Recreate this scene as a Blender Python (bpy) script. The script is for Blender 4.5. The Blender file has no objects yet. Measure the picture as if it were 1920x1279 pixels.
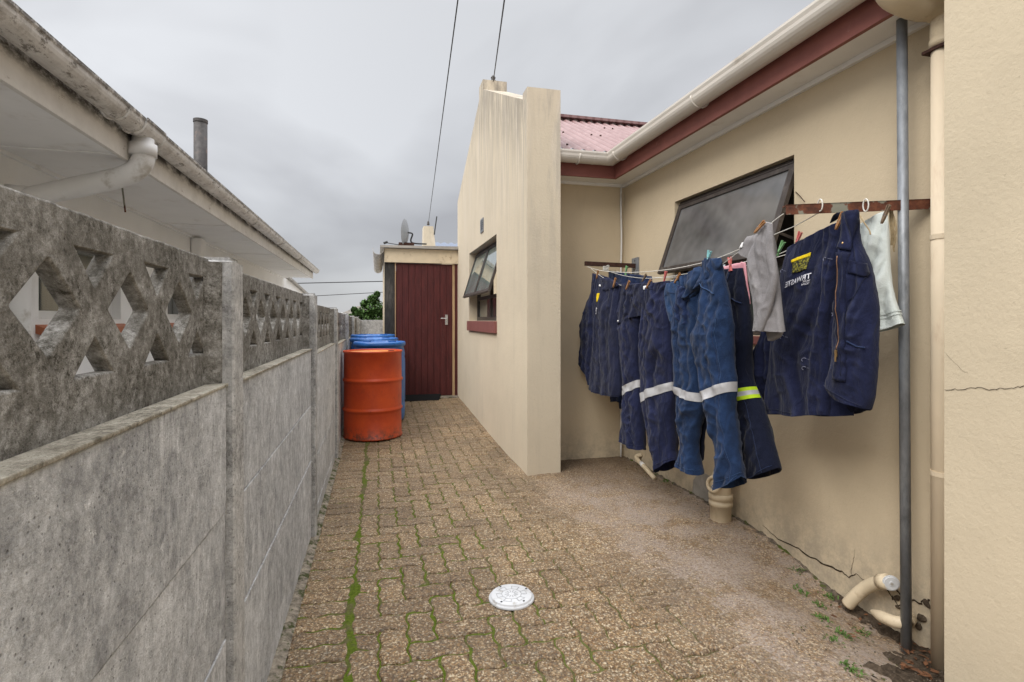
import bpy, bmesh, math, random
from math import sin, cos, pi, radians, atan, sqrt, exp
from mathutils import Vector, noise, Matrix
import numpy as np
R = random.Random(7)
SC = bpy.context.scene
COL = SC.collection

# ------------------------------------------------------------------ camera, sky, sun, exposure
EYE = 1.2; F = 1000.0; CX = 960.0; HY = 600.0
YAW = atan(252/1000.0); CT, ST = cos(YAW), sin(YAW)
cam = bpy.data.cameras.new('camera'); co = bpy.data.objects.new('camera', cam); COL.objects.link(co)
cam.sensor_width = 36; cam.lens = 36*F/1920; cam.shift_y = -(639.5-HY)/1920
cam.clip_start = .02; cam.clip_end = 1000
co.location = (0, 0, EYE); co.rotation_euler = (pi/2, 0, -YAW)
SC.camera = co
SC.view_settings.view_transform = 'Standard'; SC.view_settings.look = 'None'
SC.view_settings.exposure = 0.85; SC.view_settings.gamma = 1
SC.render.resolution_x = 1024; SC.render.resolution_y = 682

w = bpy.data.worlds.new('World'); SC.world = w; w.use_nodes = True
wt = w.node_tree; wt.nodes.clear()
def wn(t, **k):
    n = wt.nodes.new(t)
    for a, b in k.items(): setattr(n, a, b)
    return n
sky = wn('ShaderNodeTexSky', sky_type='NISHITA', sun_disc=False, sun_elevation=radians(52), sun_rotation=radians(215))
geo = wn('ShaderNodeTexCoord'); sep = wn('ShaderNodeSeparateXYZ'); wt.links.new(geo.outputs['Generated'], sep.inputs[0])
add = wn('ShaderNodeMath', operation='ADD'); add.inputs[1].default_value = .6; wt.links.new(sep.outputs[2], add.inputs[0])
div = wn('ShaderNodeVectorMath', operation='DIVIDE'); comb = wn('ShaderNodeCombineXYZ')
for i in range(3): wt.links.new(add.outputs[0], comb.inputs[i])
wt.links.new(geo.outputs['Generated'], div.inputs[0]); wt.links.new(comb.outputs[0], div.inputs[1])
n1 = wn('ShaderNodeTexNoise'); n1.inputs['Scale'].default_value = 1.7; n1.inputs['Detail'].default_value = 4.5; n1.inputs['Roughness'].default_value = .48; n1.inputs['Distortion'].default_value = .5
wt.links.new(div.outputs[0], n1.inputs['Vector'])
cr = wn('ShaderNodeValToRGB'); e = cr.color_ramp.elements
e[0].position = .36; e[0].color = (.355, .355, .37, 1); e[1].position = .64; e[1].color = (.59, .60, .62, 1)
wt.links.new(n1.outputs['Fac'], cr.inputs['Fac'])
# overcast: the zenith is brighter than the sky near the horizon; brighter towards the left (west)
el = wn('ShaderNodeMapRange', interpolation_type='SMOOTHSTEP'); el.inputs['From Min'].default_value = .50; el.inputs['From Max'].default_value = .95
el.inputs['To Min'].default_value = 1.0; el.inputs['To Max'].default_value = 6.6; wt.links.new(sep.outputs[2], el.inputs['Value'])
lw = wn('ShaderNodeMapRange', interpolation_type='SMOOTHSTEP'); lw.inputs['From Min'].default_value = .30; lw.inputs['From Max'].default_value = -.55
lw.inputs['To Min'].default_value = .92; lw.inputs['To Max'].default_value = 1.12; wt.links.new(sep.outputs[0], lw.inputs['Value'])
mm = wn('ShaderNodeMath', operation='MULTIPLY'); wt.links.new(el.outputs[0], mm.inputs[0]); wt.links.new(lw.outputs[0], mm.inputs[1])
vm = wn('ShaderNodeVectorMath', operation='SCALE'); wt.links.new(cr.outputs[0], vm.inputs[0]); wt.links.new(mm.outputs[0], vm.inputs['Scale'])
bg1 = wn('ShaderNodeBackground'); bg1.inputs[1].default_value = .77; wt.links.new(vm.outputs[0], bg1.inputs[0])
bg2 = wn('ShaderNodeBackground'); bg2.inputs[1].default_value = .05; wt.links.new(sky.outputs[0], bg2.inputs[0])
mx = wn('ShaderNodeMixShader'); mx.inputs[0].default_value = .12; wt.links.new(bg1.outputs[0], mx.inputs[1]); wt.links.new(bg2.outputs[0], mx.inputs[2])
wo = wn('ShaderNodeOutputWorld'); wt.links.new(mx.outputs[0], wo.inputs[0])

sl = bpy.data.lights.new('sun', 'SUN'); sl.energy = 1.5; sl.angle = radians(35); sl.color = (1, .96, .9)
so = bpy.data.objects.new('sun', sl); COL.objects.link(so)
so.rotation_euler = Vector((-.75, -.5, .85)).to_track_quat('Z', 'Y').to_euler()

# ------------------------------------------------------------------ helpers
def ss(a, b, x):
    t = max(0., min(1., (x-a)/(b-a))); return t*t*(3-2*t)
def ray(px, py): return (px-CX)/F, (HY-py)/F
def atX(px, py, X):
    a, b = ray(px, py); d = X/(ST+CT*a); return Vector((X, d*(CT-ST*a), EYE+b*d))
def atY(px, py, Y):
    a, b = ray(px, py); d = Y/(CT-ST*a); return Vector((d*(ST+CT*a), Y, EYE+b*d))
def atZ(px, py, z):
    a, b = ray(px, py); d = (z-EYE)/b; return Vector((d*(ST+CT*a), d*(CT-ST*a), z))
def g(X, Y):        # height of the paving
    return .10*ss(4.3, 7.9, Y) - .12*ss(1.5, 2.1, X)*ss(2.7, 1.8, Y)

class N:            # small node-tree writer
    def __init__(s, name, rough=.8, spec=.3, metal=0):
        s.m = bpy.data.materials.new(name); s.m.use_nodes = True; s.t = s.m.node_tree
        s.b = s.t.nodes['Principled BSDF']; s.out = s.t.nodes['Material Output']
        s.b.inputs['Roughness'].default_value = rough; s.b.inputs['Specular IOR Level'].default_value = spec; s.b.inputs['Metallic'].default_value = metal
        s.tc = s.n('ShaderNodeTexCoord'); s.h = None
        s.oi = None
    def n(s, t, **k):
        n = s.t.nodes.new(t)
        for a, b in k.items(): setattr(n, a, b)
        return n
    def l(s, a, b): s.t.links.new(a, b)
    def vec(s, sc=(1, 1, 1), rnd=False):
        m = s.n('ShaderNodeMapping'); m.inputs['Scale'].default_value = sc; s.l(s.tc.outputs['Object'], m.inputs[0])
        if rnd:
            oi = s.n('ShaderNodeObjectInfo'); mu = s.n('ShaderNodeMath', operation='MULTIPLY'); mu.inputs[1].default_value = 57.; s.l(oi.outputs['Random'], mu.inputs[0]); s.l(mu.outputs[0], m.inputs['Location'])
        return m.outputs[0]
    def noise(s, scale, detail=4, rough=.55, sc=(1, 1, 1), rnd=False, dist=0):
        n = s.n('ShaderNodeTexNoise'); n.inputs['Scale'].default_value = scale; n.inputs['Detail'].default_value = detail
        n.inputs['Roughness'].default_value = rough; n.inputs['Distortion'].default_value = dist; s.l(s.vec(sc, rnd), n.inputs['Vector']); return n.outputs['Fac']
    def vor(s, scale, feat='F1', sc=(1, 1, 1), rnd=False):
        n = s.n('ShaderNodeTexVoronoi', feature=feat); n.inputs['Scale'].default_value = scale; s.l(s.vec(sc, rnd), n.inputs['Vector']); return n
    def ramp(s, fac, stops):
        r = s.n('ShaderNodeValToRGB'); s.l(fac, r.inputs[0]); e = r.color_ramp.elements
        while len(e) < len(stops): e.new(.5)
        for i, (p, c) in enumerate(stops):
            e[i].position = p; e[i].color = (c if isinstance(c, tuple) else (c, c, c))+(1,)
        return r.outputs[0]
    def mix(s, f, a, b, mode='MIX'):
        m = s.n('ShaderNodeMix', data_type='RGBA', blend_type=mode)
        for inp, v in ((m.inputs[0], f), (m.inputs[6], a), (m.inputs[7], b)):
            if isinstance(v, (int, float)): inp.default_value = v
            elif isinstance(v, tuple): inp.default_value = v+(1,)
            else: s.l(v, inp)
        return m.outputs[2]
    def math(s, op, a, b=0.):
        m = s.n('ShaderNodeMath', operation=op)
        for inp, v in ((m.inputs[0], a), (m.inputs[1], b)):
            if isinstance(v, (int, float)): inp.default_value = v
            else: s.l(v, inp)
        return m.outputs[0]
    def axis(s, i):
        q = s.n('ShaderNodeSeparateXYZ'); s.l(s.tc.outputs['Object'], q.inputs[0]); return q.outputs[i]
    def rng(s, v, a, b, c=0., d=1.):
        m = s.n('ShaderNodeMapRange', interpolation_type='SMOOTHSTEP'); s.l(v, m.inputs['Value'])
        for k, x in (('From Min', a), ('From Max', b), ('To Min', c), ('To Max', d)): m.inputs[k].default_value = x
        return m.outputs[0]
    def color(s, c):
        if isinstance(c, tuple): s.b.inputs['Base Color'].default_value = c+(1,)
        else: s.l(c, s.b.inputs['Base Color'])
        return s
    def bump(s, h, strength=.5, dist=.002):
        b = s.n('ShaderNodeBump'); b.inputs['Strength'].default_value = strength; b.inputs['Distance'].default_value = dist; s.l(h, b.inputs['Height'])
        if s.h: s.l(s.h, b.inputs['Normal'])
        s.h = b.outputs[0]; s.l(s.h, s.b.inputs['Normal']); return s
    def rough(s, v): s.l(v, s.b.inputs['Roughness']); return s

M = {}
def simple(name, c, var=.15, scale=14, rough=.7, spec=.3, metal=0, bump=.2, bscale=160, bd=.001, dirt=None, dscale=5, dlo=.52, dhi=.7, sc=(1, 1, 1), rnd=False):
    n = N(name, rough, spec, metal)
    lo = tuple(x*(1-var) for x in c); hi = tuple(min(1, x*(1+var)) for x in c)
    col = n.ramp(n.noise(scale, 5, .6, sc, rnd), [(.3, lo), (.7, hi)])
    if dirt: col = n.mix(n.rng(n.noise(dscale, 8, .68, sc, rnd), dlo, dhi), col, dirt)
    n.color(col)
    if bump: n.bump(n.noise(bscale, 3, .6), bump, bd)
    M[name] = n.m; return n

# beige painted plaster
def plaster(name, c, streaks=False, base_dirt=False):
    n = N(name, .85, .2)
    col = n.ramp(n.noise(2.2, 6, .6), [(.3, tuple(x*.93 for x in c)), (.7, tuple(min(1, x*1.05) for x in c))])
    col = n.mix(n.rng(n.noise(90, 2, .5), .68, .76, 0, .35), col, tuple(x*.6 for x in c))
    if streaks:   # pale run-off streaks and grey mould below the coping of the gable
        st = n.rng(n.noise(6, 4, .6, (1, 3.2, .18)), .5, .66); hz = n.rng(n.axis(2), 1.6, 2.7)
        col = n.mix(n.math('MULTIPLY', n.math('MULTIPLY', st, hz), .55), col, (.63, .56, .47))
        top = n.math('SUBTRACT', n.axis(2), n.math('ADD', n.math('MULTIPLY', n.math('SUBTRACT', n.axis(1), 4.095), .468), 2.955))
        front = n.rng(n.axis(1), 3.962, 3.99); mk = n.math('MULTIPLY', n.math('MULTIPLY', n.rng(top, -.75, -.02), front), n.rng(n.noise(5, 6, .72, (1, 2.2, .35)), .36, .6)); col = n.mix(n.math('MULTIPLY', mk, .62), col, (.19, .17, .145))
        mk2 = n.math('MULTIPLY', n.rng(top, -1.9, -.2), n.rng(n.noise(7, 5, .7, (1, 2.6, .12)), .46, .62)); col = n.mix(n.math('MULTIPLY', mk2, .5), col, (.33, .30, .26))
        st2 = n.rng(n.noise(9, 5, .7, (1, 2.4, .12)), .52, .72); hz2 = n.rng(n.axis(2), 2.3, 3.5)
        col = n.mix(n.math('MULTIPLY', n.math('MULTIPLY', st2, hz2), .75), col, (.20, .18, .155))
        st3 = n.rng(n.noise(4, 5, .7, (1, 1.5, .1)), .55, .75)
        col = n.mix(n.math('MULTIPLY', st3, .3), col, (.33, .29, .23))
    col = n.mix(n.rng(n.noise(1.1, 7, .7), .52, .72, 0, .22), col, tuple(x*.72 for x in c))
    if base_dirt:
        bd = n.math('MULTIPLY', n.rng(n.axis(2), .38, -.04), n.rng(n.noise(9, 8, .8), .36, .62))
        col = n.mix(n.math('MULTIPLY', bd, .6), col, (.24, .21, .17))
        st3 = n.rng(n.noise(3, 5, .7, (1, 1.5, .2)), .55, .75); col = n.mix(n.math('MULTIPLY', st3, .18), col, (.36, .3, .22))
    n.color(col)
    n.bump(n.noise(55, 5, .7), .8, .0028); n.bump(n.noise(7, 3, .5), .35, .008)
    M[name] = n.m
plaster('plaster', (.57, .475, .335), base_dirt=True)
plaster('plaster_gable', (.58, .505, .385), streaks=True)
plaster('plaster_near', (.56, .48, .35))
plaster('plaster_white', (.80, .79, .77))
simple('white_paint', (.74, .72, .69), .06, 3, .6, .3, dirt=(.30, .27, .23), dscale=9, dlo=.56, dhi=.8)
simple('soffit', (.79, .78, .76), .04, 3, .7, .2, dirt=(.6, .57, .52), dscale=4, dlo=.55, dhi=.8)
n = N('old_gutter', .5, .35)    # flaking white gutter with black mould
c = n.ramp(n.noise(5, 6, .65), [(.3, (.46, .43, .39)), (.7, (.70, .675, .635))])
c = n.mix(n.rng(n.noise(26, 8, .8, (1, .45, 1)), .53, .62), c, (.16, .14, .115)); c = n.mix(n.math('MULTIPLY', n.rng(n.noise(9, 9, .85), .50, .60), .55), c, (.33, .30, .26))
c = n.mix(n.math('MULTIPLY', n.rng(n.axis(2), 2.215, 2.26), n.rng(n.noise(22, 8, .8), .40, .54)), c, (.07, .06, .05))
n.color(c); n.bump(n.noise(60, 5, .7), .4, .002); M['old_gutter'] = n.m
n = N('old_fascia', .6, .3)
c = n.ramp(n.noise(5, 6, .65), [(.3, (.58, .55, .50)), (.7, (.74, .71, .66))]); c = n.mix(n.math('MULTIPLY', n.rng(n.axis(2), 2.125, 2.20), n.rng(n.noise(10, 9, .8, (1, .5, 1)), .36, .56)), c, (.07, .058, .045))
c = n.mix(n.rng(n.noise(18, 8, .8, (1, .3, 1)), .60, .68), c, (.28, .23, .17)); n.color(c); n.bump(n.noise(60, 5, .7), .4, .002); M['old_fascia'] = n.m
simple('gutter', (.62, .58, .52), .07, 5, .45, .4, dirt=(.36, .31, .25), dscale=7, dlo=.55, dhi=.8, sc=(1, .5, 1))
simple('red_fascia', (.235, .085, .07), .12, 7, .6, .3, dirt=(.35, .2, .17), dscale=9, dlo=.62, dhi=.8)
simple('sill_red', (.20, .075, .065), .1, 7, .6, .3)
simple('bronze', (.045, .036, .032), .2, 12, .45, .5, dirt=(.10, .085, .075), dscale=20)
simple('pipe_beige', (.60, .50, .35), .08, 9, .5, .35, dirt=(.33, .24, .15), dscale=12, dlo=.55, dhi=.75)
simple('downpipe_paint', (.76, .64, .47), .1, 6, .55, .35, dirt=(.42, .24, .13), dscale=5, dlo=.5, dhi=.75, sc=(1, 1, .3))
simple('pvc_white', (.68, .67, .65), .04, 9, .4, .4, dirt=(.42, .39, .34), dscale=6)
simple('galvanised', (.21, .225, .245), .35, 22, .5, .5, .3, dirt=(.30, .32, .34), dscale=14, dlo=.5, dhi=.7, sc=(1, 1, .4))
n = N('rust', .75, .3, .1)
c = n.ramp(n.noise(26, 6, .7), [(.3, (.045, .02, .014)), (.55, (.13, .045, .025)), (.75, (.24, .10, .05))])
c = n.mix(n.rng(n.noise(9, 5, .6), .56, .6), c, (.22, .215, .17)); n.color(c); n.bump(n.noise(150, 4, .7), .6, .001); M['rust'] = n.m
simple('rust_dark', (.05, .024, .018), .4, 40, .8, .2)
simple('flue', (.075, .07, .068), .3, 20, .6, .3, .3, dirt=(.14, .09, .07))
simple('terracotta', (.36, .12, .055), .15, 20, .5, .4)
simple('bituminous', (.035, .033, .03), .3, 30, .8, .2, dirt=(.10, .09, .08), sc=(1, 1, .25))
simple('raw_wood', (.40, .27, .15), .25, 30, .8, .2, sc=(1, 1, .1))
simple('zinc_roof', (.32, .30, .27), .25, 8, .6, .3, dirt=(.10, .09, .08))
simple('blue_roof', (.13, .16, .22), .1, 8, .5, .4)
simple('rubber_mat', (.012, .012, .012), .3, 90, .95, .1, bump=.8, bscale=400, bd=.003)
simple('chrome', (.6, .6, .6), .05, 9, .25, .5, .9, bump=0)
simple('wire', (.03, .03, .03), .1, 9, .6, .3, bump=0)
simple('cord_white', (.62, .60, .55), .12, 60, .9, .1)
simple('twine', (.36, .28, .17), .2, 60, .95, .1)
simple('peg_wood', (.42, .22, .10), .25, 60, .8, .2, sc=(1, 1, .3))
simple('peg_grey', (.22, .16, .11), .25, 60, .8, .2)
simple('peg_pink', (.62, .16, .15), .06, 60, .5, .4, bump=0)
simple('peg_green', (.24, .48, .22), .06, 60, .5, .4, bump=0)
simple('peg_blue', (.28, .58, .60), .06, 60, .5, .4, bump=0)
simple('dish', (.27, .28, .29), .06, 12, .5, .4)
simple('crack', (.045, .032, .022), .3, 40, .95, .05)
simple('cement_patch', (.30, .28, .25), .2, 14, .9, .1, bump=.6, bscale=60, bd=.004)
simple('tag_white', (.7, .7, .7), .04, 20, .8, .1)
simple('zip_copper', (.26, .14, .08), .2, 90, .45, .4, .5, bump=0)
simple('brass', (.42, .27, .12), .1, 90, .35, .5, .8, bump=0)
simple('thread_white', (.66, .66, .72), .08, 300, .8, .1)
simple('thread_yellow', (.72, .52, .02), .2, 120, .8, .1)
simple('reflective', (.38, .38, .39), .15, 26, .5, .5, dirt=(.33, .33, .34), dscale=12)
simple('neon', (.42, .60, .02), .05, 26, .7, .2)
simple('leafy', (.055, .11, .025), .5, 2, .7, .3, bump=0)
simple('weed_green', (.065, .12, .022), .4, 30, .7, .3, bump=0)
simple('dead_leaf', (.13, .06, .03), .6, 25, .8, .2, bump=0)
simple('lid_white', (.56, .57, .58), .07, 20, .5, .4, dirt=(.27, .24, .19), dscale=18, dlo=.54, dhi=.74)
simple('lid_groove', (.26, .26, .26), .1, 30, .8, .1)
simple('dark_hole', (.01, .01, .01), .1, 30, .9, .1)
simple('interior', (.03, .03, .028), .1, 3, .9, .1, bump=0)
simple('curtain', (.25, .25, .23), .1, 3, .9, .1, bump=0)

def glass(name, c, rough, var=.25):
    n = N(name, rough, .5); n.color(n.ramp(n.noise(3, 3, .6), [(.3, tuple(x*(1-var) for x in c)), (.7, tuple(x*(1+var) for x in c))]))
    n.b.inputs['IOR'].default_value = 1.52; n.b.inputs['Coat Weight'].default_value = .6; n.b.inputs['Coat Roughness'].default_value = rough*.5; M[name] = n.m
glass('glass', (.055, .065, .06), .04)
glass('glass_obscure', (.11, .11, .11), .17, .5)
glass('glass_green', (.17, .215, .20), .06)

# concrete of the precast fence
def concrete(name, dark, mid, light, mould, pits=.5, vert=True, g1=24):
    n = N(name, .93, .12)
    sc = (1, 1, .75) if vert else (1, 1, 1)
    big = n.noise(2.6, 6, .65, sc, True); fine = n.noise(g1, 9, .86, sc, True)
    mixf = n.math('ADD', n.math('MULTIPLY', fine, .72), n.math('MULTIPLY', big, .28))
    c = n.ramp(mixf, [(.36, dark), (.5, mid), (.63, light)])
    v = n.vor(85, rnd=True); c = n.mix(n.rng(v.outputs['Distance'], .20, .08, 0, pits), c, tuple(x*.4 for x in dark))
    area = n.rng(n.noise(7, 6, .7, rnd=True), .38, .62)
    c = n.mix(n.math('MULTIPLY', n.math('MULTIPLY', n.rng(n.noise(80, 8, .85, rnd=True), .48, .60), area), mould), c, (.04, .036, .026))
    c = n.mix(n.math('MULTIPLY', n.rng(n.noise(13, 9, .85, rnd=True, dist=.5), .57, .68), .65), c, tuple(min(1, x*1.25) for x in light))
    if vert:
        c = n.mix(n.math('MULTIPLY', n.rng(n.noise(7, 8, .8, (1, 1, .16), True, .5), .52, .68), .38), c, tuple(x*.8 for x in dark))
        c = n.mix(n.math('MULTIPLY', n.rng(n.noise(11, 8, .8, (1, 1, .16), True, .3), .54, .68), .4), c, tuple(min(1, x*1.15) for x in light))
    n.color(c); n.bump(n.noise(120, 6, .78), 1., .004); n.bump(n.noise(16, 5, .65), .5, .010); n.bump(n.rng(v.outputs['Distance'], .20, .05, 1, 0), .5, .003)
    M[name] = n.m
concrete('concrete_lattice', (.055, .05, .04), (.20, .19, .172), (.46, .45, .43), .9, .3, False, 34)
concrete('concrete_panel', (.21, .213, .22), (.47, .475, .48), (.76, .765, .77), .35, .55)
concrete('concrete_post', (.15, .147, .143), (.44, .435, .425), (.70, .69, .675), .5, .4)
concrete('concrete_ledge', (.10, .085, .06), (.36, .33, .27), (.58, .54, .45), .8, .3, False)

# exposed-aggregate paving
def aggregate(name, tint, cement=0.):
    n = N(name, .72, .3)
    isl = n.n('ShaderNodeNewGeometry').outputs['Random Per Island']
    v = n.vor(105); v2 = n.vor(200)
    pal = [(.0, (.12, .07, .04)), (.2, (.27, .165, .085)), (.4, (.42, .27, .13)), (.56, (.34, .25, .155)), (.7, (.60, .46, .29)), (.88, (.82, .73, .58)), (1, (.15, .13, .11))]
    q = n.n('ShaderNodeSeparateColor'); n.l(v.outputs['Color'], q.inputs[0]); c1 = n.ramp(q.outputs[0], pal)
    q2 = n.n('ShaderNodeSeparateColor'); n.l(v2.outputs['Color'], q2.inputs[0]); c2 = n.ramp(q2.outputs[1], pal)
    c = n.mix(n.rng(n.noise(60, 2), .42, .58), c1, c2)
    c = n.mix(n.rng(v.outputs['Distance'], .42, .66, 0, .6), c, (.13, .095, .06))
    c = n.mix(1., c, n.ramp(isl, [(0, (.80, .76, .72)), (.5, (.94, .92, .89)), (1, (1.06, 1.02, .95))]), 'MULTIPLY')
    c = n.mix(1., c, n.ramp(n.noise(1.6, 5, .6), [(.3, (.72, .70, .68)), (.7, (1.15, 1.12, 1.08))]), 'MULTIPLY')
    c = n.mix(n.rng(n.noise(4.5, 5, .7), .58, .75, 0, .4), c, (.12, .095, .07)); c = n.mix(.06, c, (.30, .28, .25))
    # cement skim lying on the blocks along the right-hand side
    xs = n.rng(n.axis(0), .85, 1.55); ys = n.rng(n.axis(1), 4.25, 3.3)
    sk = n.math('MULTIPLY', n.math('MULTIPLY', xs, ys), n.rng(n.noise(4.2, 8, .70), .36, .60, .05, 1))
    sk = n.math('MULTIPLY', sk, n.rng(n.noise(85, 4, .7), .40, .58, .25, 1))
    c = n.mix(n.math('MULTIPLY', sk, cement), c, (.40, .335, .29))
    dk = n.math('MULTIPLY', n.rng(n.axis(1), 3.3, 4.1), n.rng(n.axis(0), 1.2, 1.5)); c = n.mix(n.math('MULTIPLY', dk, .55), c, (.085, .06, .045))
    c = n.mix(1., c, tint, 'MULTIPLY')
    n.color(c); n.bump(v.outputs['Distance'], .9, .004); n.b.inputs['Roughness'].default_value = .6
    M[name] = n.m
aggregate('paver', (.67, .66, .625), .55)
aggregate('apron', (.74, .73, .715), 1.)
n = N('moss', .95, .1)
ms = n.rng(n.noise(5, 6, .7), .32, .50); lf = n.rng(n.axis(0), 1.5, .1, .12, 1)
lf = n.math('MULTIPLY', lf, n.rng(n.axis(1), 6.2, 3.2, .35, 1))
c = n.mix(n.math('MULTIPLY', ms, lf), n.ramp(n.noise(60, 4), [(.3, (.075, .055, .035)), (.7, (.17, .13, .085))]), n.ramp(n.noise(90, 5, .7), [(.3, (.045, .068, .008)), (.7, (.13, .17, .02))]))
n.color(c); n.bump(n.noise(220, 3, .7), 1, .004); M['moss'] = n.m
n = N('soil', .95, .1)
c = n.ramp(n.noise(40, 8, .75), [(.35, (.035, .026, .018)), (.55, (.10, .075, .053)), (.75, (.21, .165, .12))])
n.color(c); n.bump(n.noise(90, 6, .75), 1, .012); M['soil'] = n.m
simple('foot_dirt', (.13, .105, .08), .6, 50, .95, .1, bump=1, bscale=120, bd=.006, dirt=(.07, .085, .02), dscale=9, dlo=.5, dhi=.6)
simple('haunch', (.22, .19, .15), .6, 40, .95, .1, bump=.9, bscale=120, bd=.006, dirt=(.055, .062, .025), dscale=13, dlo=.50, dhi=.60)
simple('yard_concrete', (.42, .40, .37), .15, 3, .9, .1)
n = N('red_boards', .6, .3)
c = n.ramp(n.noise(9, 6, .7, (3, 1, .3)), [(.3, (.040, .008, .008)), (.7, (.10, .020, .018))]); c = n.mix(n.rng(n.noise(40, 6, .75), .6, .75, 0, .5), c, (.24, .13, .12))
n.color(c); n.bump(n.noise(90, 4, .6, (1, 1, .1)), .4, .001); M['red_boards'] = n.m
n = N('orange_drum', .42, .45)
c = n.ramp(n.noise(5, 6, .65), [(.3, (.38, .036, .006)), (.7, (.54, .070, .010))]); c = n.mix(n.rng(n.noise(14, 8, .8, (1, 1, .4)), .54, .70, 0, .6), c, (.16, .024, .010)); c = n.mix(n.math('MULTIPLY', n.rng(n.axis(2), .20, .02), n.rng(n.noise(22, 8, .8), .42, .6)), c, (.07, .03, .018)); c = n.mix(n.rng(n.noise(60, 6, .8, (1, 1, .1)), .64, .70, 0, .5), c, (.55, .16, .06))
c = n.mix(n.rng(n.noise(50, 8, .8), .66, .7, 0, .9), c, (.06, .025, .015)); n.color(c); n.bump(n.noise(8, 3), .25, .01); M['orange_drum'] = n.m
simple('orange_lid', (.62, .24, .03), .3, 8, .5, .4, dirt=(.3, .07, .02), dscale=8)
simple('blue_drum', (.022, .12, .38), .12, 6, .35, .5, dirt=(.05, .2, .5), dscale=12)
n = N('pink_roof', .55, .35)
c = n.ramp(n.noise(4, 6, .65), [(.3, (.18, .10, .095)), (.7, (.29, .185, .18))]); c = n.mix(n.rng(n.noise(20, 6, .7), .6, .75, 0, .5), c, (.62, .45, .42)); c = n.mix(n.math('MULTIPLY', n.rng(n.math('SINE', n.math('MULTIPLY', n.math('SUBTRACT', n.axis(0), 1.391), 66.14)), .1, -1), .6), c, (.12, .06, .055)); n.color(c); M['pink_roof'] = n.m  # corrugation shading painted into the colour, darker along each trough

def fabric(name, c, worn, var=.2, weave=900, fuzz=0., wr=1.):
    n = N(name, .92, .12); n.b.inputs['Sheen Weight'].default_value = .08; n.b.inputs['Sheen Roughness'].default_value = .5
    col = n.ramp(n.noise(9, 6, .65), [(.3, tuple(x*(1-var) for x in c)), (.7, tuple(x*(1+var) for x in c))])
    col = n.mix(n.rng(n.noise(30, 7, .75), .55, .8, 0, .6), col, worn)
    col = n.mix(n.rng(n.noise(500, 2), .45, .75, 0, .5), col, worn)
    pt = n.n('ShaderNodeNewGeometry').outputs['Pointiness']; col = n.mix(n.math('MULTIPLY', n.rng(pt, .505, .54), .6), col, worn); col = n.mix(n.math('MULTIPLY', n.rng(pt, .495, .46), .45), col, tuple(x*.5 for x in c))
    n.color(col); n.bump(n.noise(weave, 2), .25+fuzz, .0008+fuzz*.002); n.bump(n.noise(20, 6, .55, (1, 1, .55), dist=1.1), .9*wr, .010)
    M[name] = n.m
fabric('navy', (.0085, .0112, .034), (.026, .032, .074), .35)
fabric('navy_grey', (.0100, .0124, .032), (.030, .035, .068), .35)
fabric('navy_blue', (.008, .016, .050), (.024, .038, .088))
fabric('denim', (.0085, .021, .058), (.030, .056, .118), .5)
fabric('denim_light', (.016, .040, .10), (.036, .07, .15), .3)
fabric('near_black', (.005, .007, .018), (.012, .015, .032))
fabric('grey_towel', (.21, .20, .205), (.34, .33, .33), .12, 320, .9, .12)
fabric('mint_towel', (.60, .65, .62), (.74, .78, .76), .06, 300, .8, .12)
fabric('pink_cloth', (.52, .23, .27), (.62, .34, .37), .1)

def tag(o, label=None, cat=None, group=None, kind=None):
    if label: o['label'] = label
    if cat: o['category'] = cat
    if group: o['group'] = group
    if kind: o['kind'] = kind
    return o
def thing(name, label, cat, loc, group=None):
    o = bpy.data.objects.new(name, None); COL.objects.link(o); o.location = loc; o.empty_display_size = .1
    return tag(o, label, cat, group)
def wloc(o):
    v = Vector((0, 0, 0))
    while o: v = v+Vector(o.location); o = o.parent
    return v
def finish(name, bm, mat, parent=None, smooth=False, local=False):
    """bm is in world coordinates (local=True: in the parent's frame)"""
    me = bpy.data.meshes.new(name)
    if isinstance(bm, bmesh.types.BMesh):
        bmesh.ops.recalc_face_normals(bm, faces=bm.faces); bm.to_mesh(me); bm.free()
    else: me.from_pydata(*bm)
    o = bpy.data.objects.new(name, me); COL.objects.link(o)
    for m in (mat if isinstance(mat, (list, tuple)) else [mat]): me.materials.append(M[m])
    if smooth: me.polygons.foreach_set('use_smooth', [True]*len(me.polygons))
    if parent:
        o.parent = parent
        if not local: o.location = -wloc(parent)
    return o
def B(): return bmesh.new()
def box(bm, x0, x1, y0, y1, z0, z1, bev=0):
    vs = [bm.verts.new(p) for p in ((x0,y0,z0),(x1,y0,z0),(x1,y1,z0),(x0,y1,z0),(x0,y0,z1),(x1,y0,z1),(x1,y1,z1),(x0,y1,z1))]
    fs = [bm.faces.new([vs[i] for i in f]) for f in ((3,2,1,0),(4,5,6,7),(0,1,5,4),(1,2,6,5),(2,3,7,6),(3,0,4,7))]
    if bev: bmesh.ops.bevel(bm, geom=list({e for f in fs for e in f.edges}), offset=bev, segments=2, affect='EDGES', profile=.6)
    return bm
def bar(bm, p, q, w, h, up=Vector((0, 0, 1))):
    p, q = Vector(p), Vector(q); d = (q-p).normalized(); s = d.cross(up).normalized(); u = s.cross(d)
    vs = [bm.verts.new(c+s*a*w/2+u*b*h/2) for c in (p, q) for a, b in ((-1,-1),(1,-1),(1,1),(-1,1))]
    for f in ((3,2,1,0),(4,5,6,7),(0,1,5,4),(1,2,6,5),(2,3,7,6),(3,0,4,7)): bm.faces.new([vs[i] for i in f])
    return bm
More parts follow.
